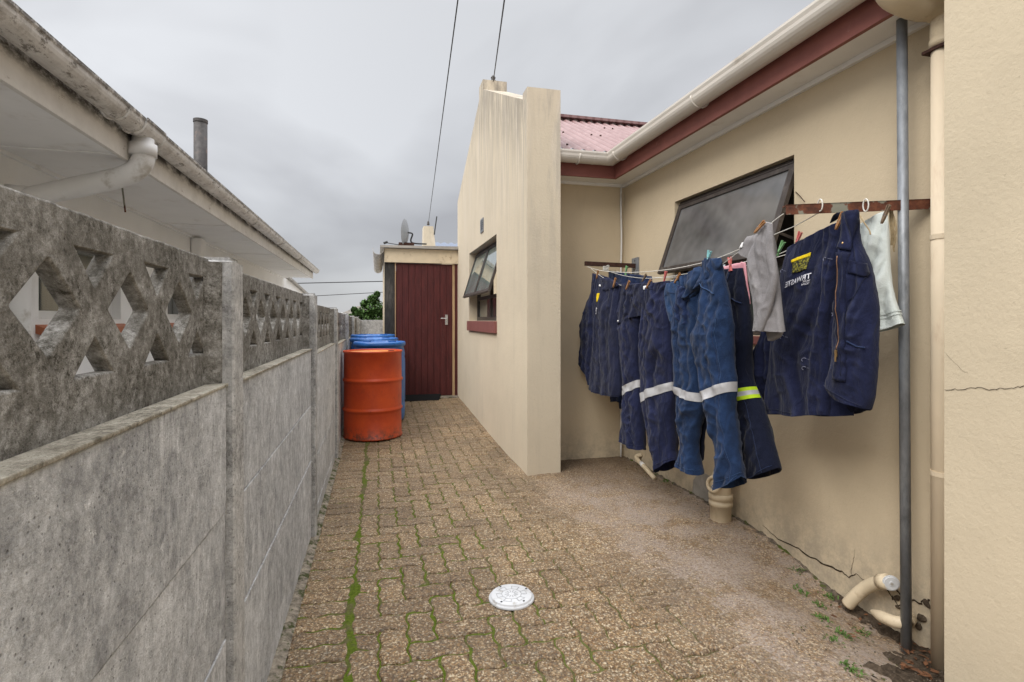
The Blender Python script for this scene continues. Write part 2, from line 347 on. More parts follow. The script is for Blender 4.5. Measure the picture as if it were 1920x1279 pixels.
def tube(bm, pts, r, seg=12, caps=True):
    pts = [Vector(p) for p in pts]; rs = r if isinstance(r, (list, tuple)) else [r]*len(pts); prev = None; ref = None
    for i, p in enumerate(pts):
        d = (pts[min(i+1, len(pts)-1)]-pts[max(i-1, 0)]).normalized()
        if ref is None: ref = Vector((1, 0, 0)) if abs(d.x) < .8 else Vector((0, 1, 0))
        a = d.cross(ref).normalized(); b = d.cross(a); ref = -(b) if False else ref
        ring = [bm.verts.new(p+(a*cos(2*pi*k/seg)+b*sin(2*pi*k/seg))*rs[i]) for k in range(seg)]
        if prev:
            for k in range(seg): bm.faces.new((prev[k], prev[(k+1) % seg], ring[(k+1) % seg], ring[k]))
        elif caps: bm.faces.new(ring[::-1])
        prev = ring
    if caps: bm.faces.new(prev)
    return bm
def curve(pts, n=8):
    pts = [Vector(p) for p in pts]; out = []
    for i in range(len(pts)-1):
        p0, p1, p2, p3 = pts[max(i-1, 0)], pts[i], pts[i+1], pts[min(i+2, len(pts)-1)]
        for k in range(n):
            t = k/n; out.append(.5*((2*p1)+(-p0+p2)*t+(2*p0-5*p1+4*p2-p3)*t*t+(-p0+3*p1-3*p2+p3)*t**3))
    return out+[pts[-1]]
def lathe(bm, prof, c, seg=48):
    prev = None
    for r, z in prof:
        ring = [bm.verts.new((c[0]+r*cos(2*pi*k/seg), c[1]+r*sin(2*pi*k/seg), c[2]+z)) for k in range(seg)]
        if prev:
            for k in range(seg): bm.faces.new((prev[k], prev[(k+1) % seg], ring[(k+1) % seg], ring[k]))
        prev = ring
    return bm
def prism(bm, poly, ax, a0, a1):
    """poly in the two other axes (in xyz order), extruded along axis ax"""
    def P(u, v, t): return {0: (t, u, v), 1: (u, t, v), 2: (u, v, t)}[ax]
    A = [bm.verts.new(P(u, v, a0)) for u, v in poly]; Bv = [bm.verts.new(P(u, v, a1)) for u, v in poly]
    bm.faces.new(A[::-1]); bm.faces.new(Bv); n = len(poly)
    for i in range(n): bm.faces.new((A[i], A[(i+1) % n], Bv[(i+1) % n], Bv[i]))
    return bm
def gutter_mesh(bm, prof_fn, path, seg=10):
    """open half-round trough with wall thickness swept along path; prof in (side, up)"""
    prev = None
    for i, (p, s) in enumerate(path):
        ring = [bm.verts.new(Vector(p)+Vector(s)*u+Vector((0, 0, 1))*v) for u, v in prof_fn]
        if prev:
            for k in range(len(ring)): bm.faces.new((prev[k], prev[(k+1) % len(ring)], ring[(k+1) % len(ring)], ring[k]))
        else: bm.faces.new(ring)
        prev = ring
    bm.faces.new(prev[::-1]); return bm
def half_round(r, lip=.012, t=.004):
    o = [(-r, lip), (-r-.006, lip), (-r-.006, lip-.012)]
    o += [(r*cos(pi+pi*k/12), r*sin(pi+pi*k/12)) for k in range(13)] + [(r, lip)]
    i = [((r-t)*cos(pi+pi*k/12), (r-t)*sin(pi+pi*k/12)) for k in range(12, -1, -1)]
    return o+[(r-t, lip)]+i[0:]
def ribbon(bm, pts, wfn, nrm):
    """thin jagged strip lying on a surface (cracks)"""
    nrm = Vector(nrm); prev = None
    for i, p in enumerate(pts):
        p = Vector(p); d = (Vector(pts[min(i+1, len(pts)-1)])-Vector(pts[max(i-1, 0)])).normalized(); s = d.cross(nrm).normalized(); w_ = wfn(i/(len(pts)-1))
        a, b = bm.verts.new(p+s*w_), bm.verts.new(p-s*w_*R.uniform(.3, 1))
        if prev: bm.faces.new((prev[0], prev[1], b, a))
        prev = (a, b)
    return bm
def jag(pts, amp, n=6, ax=(0, 1, 1)):
    out = []
    for i in range(len(pts)-1):
        a, b = Vector(pts[i]), Vector(pts[i+1])
        for k in range(n):
            q = a.lerp(b, k/n); out.append(q+Vector([R.uniform(-amp, amp)*s for s in ax]) if (k or i) else q)
    return out+[Vector(pts[-1])]

# ------------------------------------------------------------------ ground and paving
def grid_sheet(name, x0, x1, y0, y1, step, zf, mat, keep=None):
    nx, ny = int((x1-x0)/step)+1, int((y1-y0)/step)+1
    idx = {}; vs = []; fs = []
    for j in range(ny+1):
        for i in range(nx+1):
            x, y = min(x0+i*step, x1), min(y0+j*step, y1)
            if keep is None or keep(x, y): idx[i, j] = len(vs); vs.append((x, y, zf(x, y)))
    for j in range(ny):
        for i in range(nx):
            q = [(i, j), (i+1, j), (i+1, j+1), (i, j+1)]
            if all(k in idx for k in q): fs.append([idx[k] for k in q])
    o = finish(name, (vs, [], fs), mat, smooth=True); return o
bm = B(); box(bm, -150, 150, -150, 300, -.9, -.3); tag(finish('ground', bm, 'yard_concrete'), kind='structure')
def yard(x, y): return (x < 1.16) or (y < 3.99) or (x > 1.36 and y < 4.33)
def zmoss(x, y):
    m = .6*ss(.45, .62, noise.fractal((x*7, y*7, 3.), 1, 2, 4)*.5+.5)*(1-ss(.5, 1.2, x))
    line = exp(-((x+.10+.012*sin(y*9))/.02)**2)*ss(.38, .55, noise.noise((y*1.6, 2, 1))*.5+.5)
    return g(x, y)-.0075+.006*m+.009*line+.0035*noise.noise((x*60, y*60, 0))
o = grid_sheet('moss_bed', -.40, 2.14, -1.2, 9.2, .0165, zmoss, 'moss', yard); tag(o, kind='structure')
bmv, bmf = [], []
U = .106
def warp(x, y):
    A = .0055
    return x+A*sin(2*pi*y/U*1.0+.6)+.004*noise.noise((x*3, y*3, 1)), y+A*sin(2*pi*x/U*1.0)+.004*noise.noise((x*3, y*3, 5))
def paver(x0, y0, x1, y1):
    gap = R.uniform(.0018, .0042); dz = R.uniform(-.002, .002); tx, ty = R.uniform(-.012, .012), R.uniform(-.012, .012)
    cx, cy = (x0+x1)/2, (y0+y1)/2; n0 = len(bmv); rings = []
    cor = [(x0, y0), (x1, y0), (x1, y1), (x0, y1)]; out = []
    for a in range(4):
        p, q = cor[a], cor[(a+1) % 4]; L = abs(q[0]-p[0])+abs(q[1]-p[1]); k = max(4, int(L/.016))
        for t in range(k): out.append((p[0]+(q[0]-p[0])*t/k, p[1]+(q[1]-p[1])*t/k))
    hx, hy = (x1-x0)/2, (y1-y0)/2
    for ins, z in ((0, -.02), (0, -.007), (.004, -.0018), (.010, 0)):
        for x, y in out:
            i = gap+ins; sx, sy = 1-i/hx, 1-i/hy
            X, Y = warp(x, y); wx, wy = X-x, Y-y
            xx, yy = cx+(x-cx)*sx+wx, cy+(y-cy)*sy+wy
            bmv.append((xx, yy, g(xx, yy)+dz+z+(x-cx)*tx+(y-cy)*ty+(.0012*noise.noise((xx*90, yy*90, z*50)) if z > -.01 else 0)))
    m = len(out)
    for r_ in range(3):
        for k in range(m):
            a, b = n0+r_*m+k, n0+r_*m+(k+1) % m; bmf.append((a, b, b+m, a+m))
    bmf.append(tuple(n0+3*m+k for k in range(m)))
y = -1.1; 
while y < 9:
    paver(-.322, y, -.102, y+U); y += U
X0 = -.100
for j in range(-11, 90):
    for i in range(0, 24):
        x, y = X0+i*U, j*U; k = (i-j) % 4
        if k == 0: x1, y1 = x+2*U, y+U
        elif k == 3: x1, y1 = x+U, y+2*U
        elif k == 1 and i == 0: x1, y1 = x+U, y+U
        else: continue
        if x1 > 2.2 or not (yard(x, y) or yard(x1, y1) or yard(x, y1)): continue
        if x < 1.85 or y > 1.75: paver(x, y, x1, y1)
tag(finish('paving', (bmv, [], bmf), 'paver'), kind='structure')
def zap(x, y):
    Bd = 1.32-.28*ss(2., 3.6, y)+.16*noise.noise((y*2.2, 4, x*1.5))
    h = -.0105+.0165*ss(Bd-.25, Bd+.25, x)+.004*noise.fractal((x*5, y*5, 2), 1, 2, 4)+.0015*noise.noise((x*60, y*60, 7))
    return g(x, y)+h
def apk(x, y): return yard(x, y)
o = grid_sheet('cement_apron', .80, 2.12, -.3, 4.32, .012, zap, 'apron', apk); tag(o, kind='structure')
def zsoil(x, y):
    e = .05*noise.noise((x*6, y*6, 4))+.035*noise.fractal((x*22, y*22, 4), 1, 2, 4); m = max(ss(1.80, 1.92, x+e)*ss(1.72, 1.60, y+e), ss(1.99, 2.07, x+e*.5)*ss(2.25, 1.95, y))
    m = max(m, .93*ss(1.58, 1.70, x+e)*ss(1.60, 1.50, y+e), .60*ss(1.40, 1.60, x+e)*ss(1.56, 1.46, y+e))
    return g(x, y)-.030+.054*m+.014*noise.fractal((x*20, y*20, 1), .8, 2, 6)
o = grid_sheet('soil', 1.4, 2.12, .9, 2.3, .009, zsoil, 'soil'); tag(o, kind='structure')
def zha(x, y): return g(x, y)+.012*ss(-.31, -.345, x)+.006*noise.fractal((x*25, y*25, 1), 1, 2, 4)+.002
o = grid_sheet('concrete_haunch', -.37, -.312, -1.1, 9., .0095, zha, 'haunch'); tag(o, kind='structure')

def zds(x, y): return g(x, y)-.004+.015*ss(2.06, 2.10, x+.03*noise.noise((y*5, 1, 1)))+.012*noise.fractal((x*22, y*22, 4), 1, 2, 4)-.010*(1-ss(2.03, 2.07, x))
o = grid_sheet('wall_foot_dirt', 2.02, 2.12, 1.9, 4.3, .008, zds, 'foot_dirt'); tag(o, kind='structure')
# ------------------------------------------------------------------ precast concrete fence on the left
FX = -.350; SP = 1.69
fence = thing('precast_fence', 'long weathered grey precast concrete fence with pierced diamond lattice top beside the brick paving', 'fence', (FX, 1.5, 0))
def rounded(poly, r):
    out = []; n = len(poly)
    for i in range(n):
        p = Vector(poly[i]); a = (Vector(poly[i-1])-p).normalized(); b = (Vector(poly[(i+1) % n])-p).normalized()
        for t in (0, .33, .67, 1):
            u, v = p+a*r, p+b*r; out.append(((1-t)**2*u+2*t*(1-t)*p+t*t*v))
    return out
LW = SP-.09; LZ0, LZ1 = 1.045, 1.344
def lattice_mesh():
    cu = bpy.data.curves.new('lat', 'CURVE'); cu.dimensions = '2D'; cu.fill_mode = 'BOTH'; cu.extrude = .009; cu.bevel_depth = .004; cu.bevel_resolution = 1
    def spl(pts):
        s = cu.splines.new('POLY'); s.points.add(len(pts)-1); s.use_cyclic_u = True
        for i, p in enumerate(pts): s.points[i].co = (p[0], p[1], 0, 1)
    H = LZ1-LZ0; top = [(LW*k/80., H+.002*noise.noise((k*1.7, 0, 0))) for k in range(80, -1, -1)]
    spl([(0, 0), (LW, 0)]+top)
    per = .2247; hw, hh, zc, bz, tz = .0780, .0665, .171, .073, .258
    for k in range(8):
        x = .052+k*per
        if k == 0: spl(rounded([(.040, zc+.045), (x, zc+hh*.8), (x+hw, zc), (x, zc-hh*.8), (.040, zc-.045)], .006))
        elif k == 7: spl(rounded([(x-hw, zc), (x-.042, zc+.03), (x-.042, zc-.03)], .007))
        else: spl(rounded([(x-hw, zc), (x, zc+hh), (x+hw, zc), (x, zc-hh)], .009))
        xt = x+per/2; tw = .0615
        if k < 7: spl(rounded([(xt-tw, bz), (xt, bz+.061), (xt+tw, bz)], .007)); spl(rounded([(xt-tw, tz), (xt+tw, tz), (xt, tz-.061)], .007))
    ob = bpy.data.objects.new('t', cu); COL.objects.link(ob); dg = bpy.context.evaluated_depsgraph_get()
    me = bpy.data.meshes.new_from_object(ob.evaluated_get(dg)); bpy.data.objects.remove(ob)
    for v in me.vertices: v.co = Vector((v.co.z, v.co.x, v.co.y))
    bm = B(); bm.from_mesh(me)
    prism(bm, [(.0128, .0005), (.050, .0005), (.050, .010), (.0128, .030)], 2, .001, H-.006); prism(bm, [(.0128, LW-.045), (.044, LW-.022), (.052, LW-.0005), (.0128, LW-.0005)], 2, .001, H-.006); bmesh.ops.remove_doubles(bm, verts=bm.verts, dist=.00005); bmesh.ops.recalc_face_normals(bm, faces=bm.faces)
    me2 = bpy.data.meshes.new('lattice_panel'); bm.to_mesh(me2); bm.free(); me2.materials.clear(); me2.materials.append(M['concrete_lattice']); return me2
LM = lattice_mesh()
bm = B()
PH = .302
def panel_bm():
    bm = B(); box(bm, -.045, 0, 0, LW-.026, .0018, PH-.0018, .0018)
    return bm
pmesh = None
def rel(o, loc, par): o.parent = par; o.location = Vector(loc)-wloc(par)
zoffs = [0, 0, -.005, -.045, -.07, -.09, -.10]
ledge = None
for b in range(-1, 6):
    ys = 1.5+(b)*SP; dz = zoffs[max(0, b+1)] if b > -1 else 0
    y0 = ys-.09 - SP + .11 - .0
    if b >= 0 or True:
        y0 = ys-SP+.02
        o = bpy.data.objects.new('lattice_panel', LM); COL.objects.link(o); rel(o, (FX-.045-.013, y0, LZ0+dz), fence)
        for k in range(4):
            if pmesh is None:
                p = finish('panel', panel_bm(), 'concrete_panel', fence, local=True); pmesh = p
            else: p = pmesh.copy(); COL.objects.link(p)
            rel(p, (FX-R.uniform(0, .004), y0, LZ0-.002-PH*(k+1)+dz), fence)
        bm = B(); box(bm, -.0440, .0015, .004, LW-.004, 0, .007, .002)
        if ledge is None: ledge = finish('ledge', bm, 'concrete_ledge', fence, local=True); l = ledge
        else: bm.free(); l = ledge.copy(); COL.objects.link(l)
        rel(l, (FX, y0, LZ0-.004+dz), fence)
post = None
for b in range(-1, 6):
    ye = 1.505+b*SP; dz = zoffs[max(0, b+1)]
    if post is None:
        bm = B()
        prism(bm, [(-.085, 0), (-.085, -.092), (.015, -.092), (.020, -.087), (.020, -.005), (.015, 0)], 2, -.1, 1.352)
        ed = [e for e in bm.edges if all(v.co.z > 1.3 for v in e.verts)]; bmesh.ops.bevel(bm, geom=ed, offset=.012, segments=3, affect='EDGES')
        post = finish('post', bm, 'concrete_post', fence, local=True); p = post
    else: p = post.copy(); COL.objects.link(p)
    rel(p, (FX, ye, dz), fence); p.rotation_euler = (0, R.uniform(-.006, .006), 0)
# fence across the end of the passage
ef = thing('cross_fence', 'low plain grey concrete panel fence closing the far end of the passage', 'fence', (-.1, 10.2, 0))
for k, z in enumerate((.0, .30, .60, .90)):
    bm = B(); box(bm, -.9, 1.6, 10.2, 10.25, z+.002, z+.298, .005); finish('panel', bm, 'concrete_panel', ef)
for x in (-.36,):
    bm = B(); box(bm, x-.05, x+.05, 10.14, 10.3, -.1, 1.22, .008); finish('post', bm, 'concrete_post', ef)

# ------------------------------------------------------------------ neighbour's white house on the left
nh = thing('neighbour_house', "white plastered neighbouring house with peeling gutter and wide white eave above the concrete fence", 'house', (-1.87, 5, 0))
WX = -1.87
wins = [(3.60, 4.60, 1.205, 1.78), (5.20, 6.15, 1.205, 1.78)]
bm = B(); ys = [-3.]
def wallY(bm, x0, x1, y0, y1, z0, z1, ops):
    y = y0
    for a, b, c, d in ops:
        box(bm, x0, x1, y, a, z0, z1); box(bm, x0, x1, a, b, z0, c); box(bm, x0, x1, a, b, d, z1); y = b
    box(bm, x0, x1, y, y1, z0, z1)
wallY(bm, WX-.2, WX, -3, 11.7, -.4, 2.07, wins); finish('wall', bm, 'plaster_white', nh)
bm = B(); prism(bm, [(11.7, -.4), (15.4, -.4), (15.4, 1.86), (12.2, 2.07), (11.7, 2.07)], 0, WX-.2, WX+.002); finish('garden_wall', bm, 'plaster_white', nh)
bm = B(); bar(bm, (WX, 12.1, 2.11), (WX, 15.6, 1.88), .12, .05); finish('coping', bm, 'zinc_roof', nh)
bm = B(); box(bm, WX-.25, -1.32, -3, 11.7, 2.07, 2.085); finish('soffit', bm, 'soffit', nh)
bm = B(); box(bm, WX, WX+.022, -3, 11.7, 2.048, 2.0695)
for y in (1.0, 3.2, 5.4, 7.62, 9.8): box(bm, WX+.022, -1.32, y, y+.035, 2.063, 2.0695)
finish('soffit_strip', bm, 'soffit', nh)
bm = B(); box(bm, -1.32, -1.296, -3, 11.72, 2.055, 2.215, .003); finish('fascia', bm, 'old_fascia', nh)
bm = B(); prism(bm, [(-1.33, 2.23), (-1.33, 2.25), (-5.3, 3.45), (-5.3, 3.42)], 1, -3, 11.72)
bm2 = bm; finish('roof', bm, 'zinc_roof', nh)
bm = B(); box(bm, -5.3, WX-.21, 11.5, 11.69, -.4, 2.07); prism(bm, [(-5.3, 2.07), (WX-.21, 2.07), (-5.3, 3.2)], 1, 11.5, 11.69); finish('end_wall', bm, 'plaster_white', nh)
GX = -1.236; pr = half_round(.058, .02)
gut = None
for a, b, r in ((-3, 3.17, 0), (3.17, 3.42, .004), (3.42, 7.4, .001), (7.4, 11.75, -.001)):
    bm = B(); gutter_mesh(bm, [((u+(.004 if u > 0 else -.004)*bool(r > .003)), v+r) for u, v in half_round(.058+r, .02)], [((GX, a+.002, 2.24-.0016*a), (-1, 0, 0)), ((GX, b, 2.24-.0016*b), (-1, 0, 0))])
    o = finish('gutter', bm, 'old_gutter', nh); 
for y in (2.98, 3.17, 3.42, 5.9, 7.4, 9.1):
    bm = B(); z = 2.24-.0016*y; pts = [(GX+.063*cos(pi+pi*k/14), y, z+.063*sin(pi+pi*k/14)) for k in range(15)]
    tube(bm, pts, .0075, 8); finish('gutter_joint', bm, 'old_gutter', nh)
bm = B(); O = Vector((GX, 3.30, 2.185))
tube(bm, [O, O+Vector((0, 0, -.03)), O+Vector((0, 0, -.031)), O+Vector((0, 0, -.095))], [.052, .052, .066, .066], 28)
pth = curve([O+Vector((0, 0, -.07)), O+Vector((0, .0, -.115)), O+Vector((-.035, .0, -.175)), O+Vector((-.13, .0, -.225)), Vector((-1.66, 3.31, 1.87)), Vector((-1.785, 3.31, 1.82)), Vector((-1.81, 3.31, 1.74)), Vector((-1.81, 3.31, 0))], 6)
tube(bm, pth, .054, 22); finish('downpipe', bm, 'pvc_white', nh, True)
bm = B(); tube(bm, curve([(-1.30, 3.36, 2.045), (-1.26, 3.38, 2.03), (-1.24, 3.40, 2.02)], 4), .008, 10); finish('overflow_pipe', bm, 'pvc_white', nh, True)
bm = B(); tube(bm, [atX(229, 350, -1.6), atX(235, 398, -1.6)], .0055, 8); finish('rusty_hook', bm, 'rust', nh)
bm = B(); a = atX(370, 450, WX+.06); box(bm, WX+.002, WX+.10, a.y-.02, a.y+.16, .2, 2.047, .02); finish('pipe_casing', bm, 'plaster_white', nh)
for (a, b, c, d) in wins:
    x = WX-.06
    f = B(); t = .05
    box(f, x-.04, x, a, b, d-t, d); box(f, x-.04, x, a, b, c, c+t); box(f, x-.04, x, a, a+t, c+t, d-t); box(f, x-.04, x, b-t, b, c+t, d-t); m_ = (a+b)/2; box(f, x-.04, x, m_-.025, m_+.025, c+t, d-t)
    wo_ = finish('window', f, 'pvc_white', nh)
    f = B(); box(f, x-.03, x-.022, a+t, b-t, c+t, d-t); p = finish('pane', f, 'glass', wo_)
    f = B(); prism(f, [(WX-.06, c-.004), (WX+.05, c-.055), (WX+.05, c-.10), (WX-.06, c-.06)], 1, a-.03, b+.05); finish('sill', f, 'terracotta', wo_)
    f = B(); box(f, x-.6, x-.55, a-.3, b+.3, c-.3, d+.3); finish('dark_room', f, 'curtain', wo_)
fl = thing('flue_pipe', 'dark metal flue pipe rising above the left roof', 'chimney', (-2.2, 7.6, 2.5))
bm = B(); q = atX(376, 226, -2.2); tube(bm, [(-2.2, q.y, 2.3), (-2.2, q.y, q.z)], .078, 24); finish('stack', bm, 'flue', fl, True)
bm = B(); tube(bm, [(-2.2, q.y, q.z-.03), (-2.2, q.y, q.z+.008)], .084, 24); finish('rim', bm, 'flue', fl)

# ------------------------------------------------------------------ beige house on the right
hs = thing('beige_house', 'beige plastered house with red fascia, stepped gable and pink corrugated roof on the right', 'house', (1.39, 4, 0))
GXa, GXb = 1.12, 1.39
WY0, WY1, WZ0, WZ1 = 5.06, 6.65, 1.19, 2.035
bm = B()
prof = [(3.96, 3.0), (4.095, 3.0), (4.095, 2.955), (5.75, 3.73), (5.75, 3.84), (5.97, 3.84), (5.97, 3.70), (7.66, 2.90)]
def zt(y):
    if y <= 4.095: return 3.0
    if y < 5.75: return 2.955+(y-4.095)*(3.73-2.955)/(5.75-4.095)
    if y < 5.97: return 3.84
    return 3.70+(y-5.97)*(2.90-3.70)/(7.66-5.97)
def colm(y0, y1, za, zb=None, t0=None, t1=None):
    t0 = zt(y0+1e-5) if t0 is None else t0; t1 = zt(y1-1e-5) if t1 is None else t1
    prism(bm, [(y0, za), (y1, za), (y1, t1), (y0, t0)], 0, GXa, GXb)
colm(3.96, 4.095, -.3); colm(4.095, WY0, -.3); prism(bm, [(WY0, -.3), (WY1, -.3), (WY1, WZ0), (WY0, WZ0)], 0, GXa, GXb)
colm(WY0, 5.75, WZ1); colm(5.75, 5.97, WZ1); colm(5.97, WY1, WZ1); colm(WY1, 7.66, -.3)
finish('gable_wall', bm, 'plaster_gable', hs)
# main wall with the large window; wall of the recess; near projecting wall
MY0, MY1, MZ0, MZ1 = 2.33, 3.48, 1.11, 2.06
bm = B(); wallY(bm, 2.10, 2.30, 1.0, 4.5, -.4, 2.38, [(MY0, MY1, MZ0, MZ1)]); box(bm, GXb, 2.10, 4.30, 4.5, -.4, 2.38)
finish('wall', bm, 'plaster', hs)
bm = B(); box(bm, 1.80, 3.4, -3.2, 1.348, -.4, 3.6); finish('side_wall', bm, 'plaster_near', hs)
bm = B(); box(bm, 1.93, 2.30, 1.35, 4.11, 2.382, 2.40); box(bm, GXb, 2.30, 4.11, 4.5, 2.382, 2.40); finish('soffit', bm, 'soffit', hs)
bm = B(); box(bm, 2.078, 2.0995, 1.35, 4.30, 2.358, 2.3815); box(bm, GXb, 2.078, 4.278, 4.2995, 2.358, 2.3815); finish('soffit_strip', bm, 'soffit', hs)
bm = B(); box(bm, 1.910, 1.932, 1.35, 4.09, 2.375, 2.56); box(bm, GXb, 1.932, 4.09, 4.112, 2.375, 2.56); finish('fascia', bm, 'red_fascia', hs)
# gutter round the inner corner
bm = B(); gz = 2.520; gx = 1.852; gy = 4.032; rr = half_round(.058, .028)
rr = [(u, v if v > -.03 else -.03+(v+.03)*1.0) for u, v in rr]
gutter_mesh(bm, rr, [((gx, 1.30, gz), (1, 0, 0)), ((gx, gy, gz), (1, 1, 0))]); finish('gutter', bm, 'gutter', hs)
bm = B(); gutter_mesh(bm, rr, [((gx, gy, gz), (1, 1, 0)), ((GXb+.002, gy, gz), (0, 1, 0))]); finish('gutter', bm, 'gutter', hs)
def clip(p, d, s):
    f = B(); p = Vector(p); d = Vector(d)
    pts = [p+d*(.063*cos(pi+pi*k/14))+Vector((0, 0, .063*sin(pi+pi*k/14))) for k in range(15)]; pts.append(p+d*.07+Vector((0, 0, -.055)))
    tube(f, pts, .0055, 8); return finish('gutter_bracket', f, 'gutter', hs, True)
for y in (2.79, 3.86): clip((gx, y, gz), (1, 0, 0), 1)
clip((1.56, gy, gz), (0, 1, 0), 1)
bm = B(); f_ = half_round(.060, .028); gutter_mesh(bm, f_, [((1.70, gy, gz), (0, 1, 0)), ((1.685, gy, gz), (0, 1, 0))]); finish('gutter_joint', bm, 'gutter', hs)
# roofs
def corr(x0, x1, ye, yr, z0, sl, mat, per=.095, amp=.013, along='y'):
    vs = []; fs = []; nx = int((x1-x0)/per*8); ny = 4
    for j in range(ny+1):
        for i in range(nx+1):
            x = x0+(x1-x0)*i/nx; y = ye+(yr-ye)*j/ny; z = z0+sl*abs(y-ye)+amp*sin(2*pi*(x-x0)/per)
            vs.append((x, y, z) if along == 'y' else (y, x, z))
    for j in range(ny):
        for i in range(nx):
            a = j*(nx+1)+i; fs.append((a, a+1, a+nx+2, a+nx+1))
    return vs, [], fs
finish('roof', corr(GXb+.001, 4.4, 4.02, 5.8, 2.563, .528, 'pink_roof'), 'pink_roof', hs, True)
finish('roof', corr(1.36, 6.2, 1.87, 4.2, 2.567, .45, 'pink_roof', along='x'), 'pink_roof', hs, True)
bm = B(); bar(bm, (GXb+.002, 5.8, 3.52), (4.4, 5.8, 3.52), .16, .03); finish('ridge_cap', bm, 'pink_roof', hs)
# roof washers / bolts
for _ in range(11):
    x = 1.42+R.random()*1.3; t = R.choice((.12, .75, 1.3)); x = GXb+round((x-GXb)/.095)*.095+.024; bm = B(); tube(bm, [(x, 4.02+t, 2.563+.528*t+.006), (x, 4.02+t-.01, 2.563+.528*t+.018)], .010, 8); finish('roof_screw', bm, 'rust_dark', hs)
# large top-hung window
def frame(bm, x0, x1, a, b, c, d, t):
    box(bm, x0, x1, a, b, d-t, d); box(bm, x0, x1, a, b, c, c+t); box(bm, x0, x1, a, a+t, c+t, d-t); box(bm, x0, x1, b-t, b, c+t, d-t)
bm = B(); frame(bm, 2.145, 2.185, MY0+.001, MY1-.001, MZ0+.001, MZ1-.001, .045); box(bm, 2.147, 2.183, MY0+.046, MY1-.046, 1.50, 1.54); box(bm, 2.147, 2.183, 2.88, 2.92, MZ0+.046, 1.50)
wf = finish('window', bm, 'bronze', hs)
bm = B(); box(bm, 2.160, 2.166, MY0+.046, 2.88, MZ0+.046, 1.50); box(bm, 2.160, 2.166, 2.92, MY1-.046, MZ0+.046, 1.50); finish('pane', bm, 'glass', wf)
bm = B(); box(bm, 2.9, 2.95, 1.8, 4.0, .8, 2.3); finish('dark_room', bm, 'interior', wf)
bm = B(); box(bm, 2.085, 2.144, MY0-.02, MY1+.02, 1.06, 1.108, .003); finish('sill', bm, 'sill_red', wf)
hx, hz = 2.140, 2.035; ph = atan(.175/.505); L = .535
def sash(par, x, z, ya, yb, L, ph, t, mf, mg, nm='sash'):
    def P(l, y, o): return (x-l*sin(ph)-o*cos(ph), y, z-l*cos(ph)+o*sin(ph))
    def bx(bm, l0, l1, y0, y1, o0, o1):
        vs = [bm.verts.new(P(l, yy, o)) for o in (o0, o1) for l, yy in ((l0, y0), (l1, y0), (l1, y1), (l0, y1))]
        for f in ((3,2,1,0),(4,5,6,7),(0,1,5,4),(1,2,6,5),(2,3,7,6),(3,0,4,7)): bm.faces.new([vs[i] for i in f])
    f = B(); bx(f, 0, t, ya, yb, -.012, .012); bx(f, L-t, L, ya, yb, -.012, .012); bx(f, t, L-t, ya, ya+t, -.012, .012); bx(f, t, L-t, yb-t, yb, -.012, .012)
    bx(f, .004, .012, ya+.004, yb-.004, .012, .016); bx(f, L-.008, L-.002, ya+.002, yb-.002, .012, .017)
    s = finish(nm, f, mf, par); f = B(); bx(f, t-.004, L-t+.004, ya+t-.004, yb-t+.004, -.003, .003); finish('pane', f, mg, s); return s
sash(hs, hx, hz, MY0+.012, MY1-.012, L, ph, .042, 'bronze', 'glass_obscure', 'open_window_sash')
for y in (MY0+.03, MY1-.03):
    bm = B(); bar(bm, (2.15, y, 1.62), (2.02, y, 1.66), .006, .014); finish('window_stay', bm, 'bronze', hs)
# gable window
x = GXa+.10; bm = B(); frame(bm, x, x+.04, WY0+.001, WY1-.001, WZ0+.001, WZ1-.001, .045); box(bm, x+.002, x+.038, WY0+.046, WY1-.046, 1.44, 1.48); box(bm, x+.002, x+.038, 5.83, 5.87, WZ0+.046, 1.44); box(bm, x+.002, x+.038, 5.83, 5.87, 1.48, WZ1-.046)
gw = finish('window', bm, 'bronze', hs)
bm = B()
for a, b in ((WY0+.046, 5.83), (5.87, WY1-.046)): box(bm, x+.015, x+.021, a, b, WZ0+.046, 1.44)
finish('pane', bm, 'glass', gw)
bm = B(); box(bm, 2.2, 2.22, 4.6, 7.2, 1.0, 2.2); finish('dark_room', bm, 'curtain', gw)
bm = B(); box(bm, GXa-.028, GXa+.099, WY0-.02, WY1+.02, 1.07, 1.188, .003); finish('sill', bm, 'sill_red', gw)
for a, b in ((WY0+.012, 5.84), (5.86, WY1-.012)): sash(hs, x-.006, 2.01, a, b, .56, atan(.165/.53), .035, 'bronze', 'glass_green', 'open_window_sash')
bm = B(); a = atX(896, 433, GXa); frame(bm, GXa-.010, GXa+.004, 5.70, 5.86, 2.165, 2.315, .02)
for k in range(5): box(bm, GXa-.007, GXa+.002, 5.72, 5.84, 2.19+k*.022, 2.20+k*.022)
finish('air_vent', bm, 'galvanised', hs)
bm = B(); box(bm, GXa-.002, GXa+.003, 5.719, 5.841, 2.184, 2.296); finish('vent_opening', bm, 'dark_hole', hs)
# conduit in the recess corner
bm = B(); tube(bm, curve([(2.062, 4.285, 2.38), (2.062, 4.285, 2.2), (2.068, 4.287, 1.9), (2.060, 4.285, 1.5), (2.062, 4.285, .8), (2.062, 4.285, -.02)], 5), .0085, 8); finish('conduit', bm, 'pvc_white', hs, True)
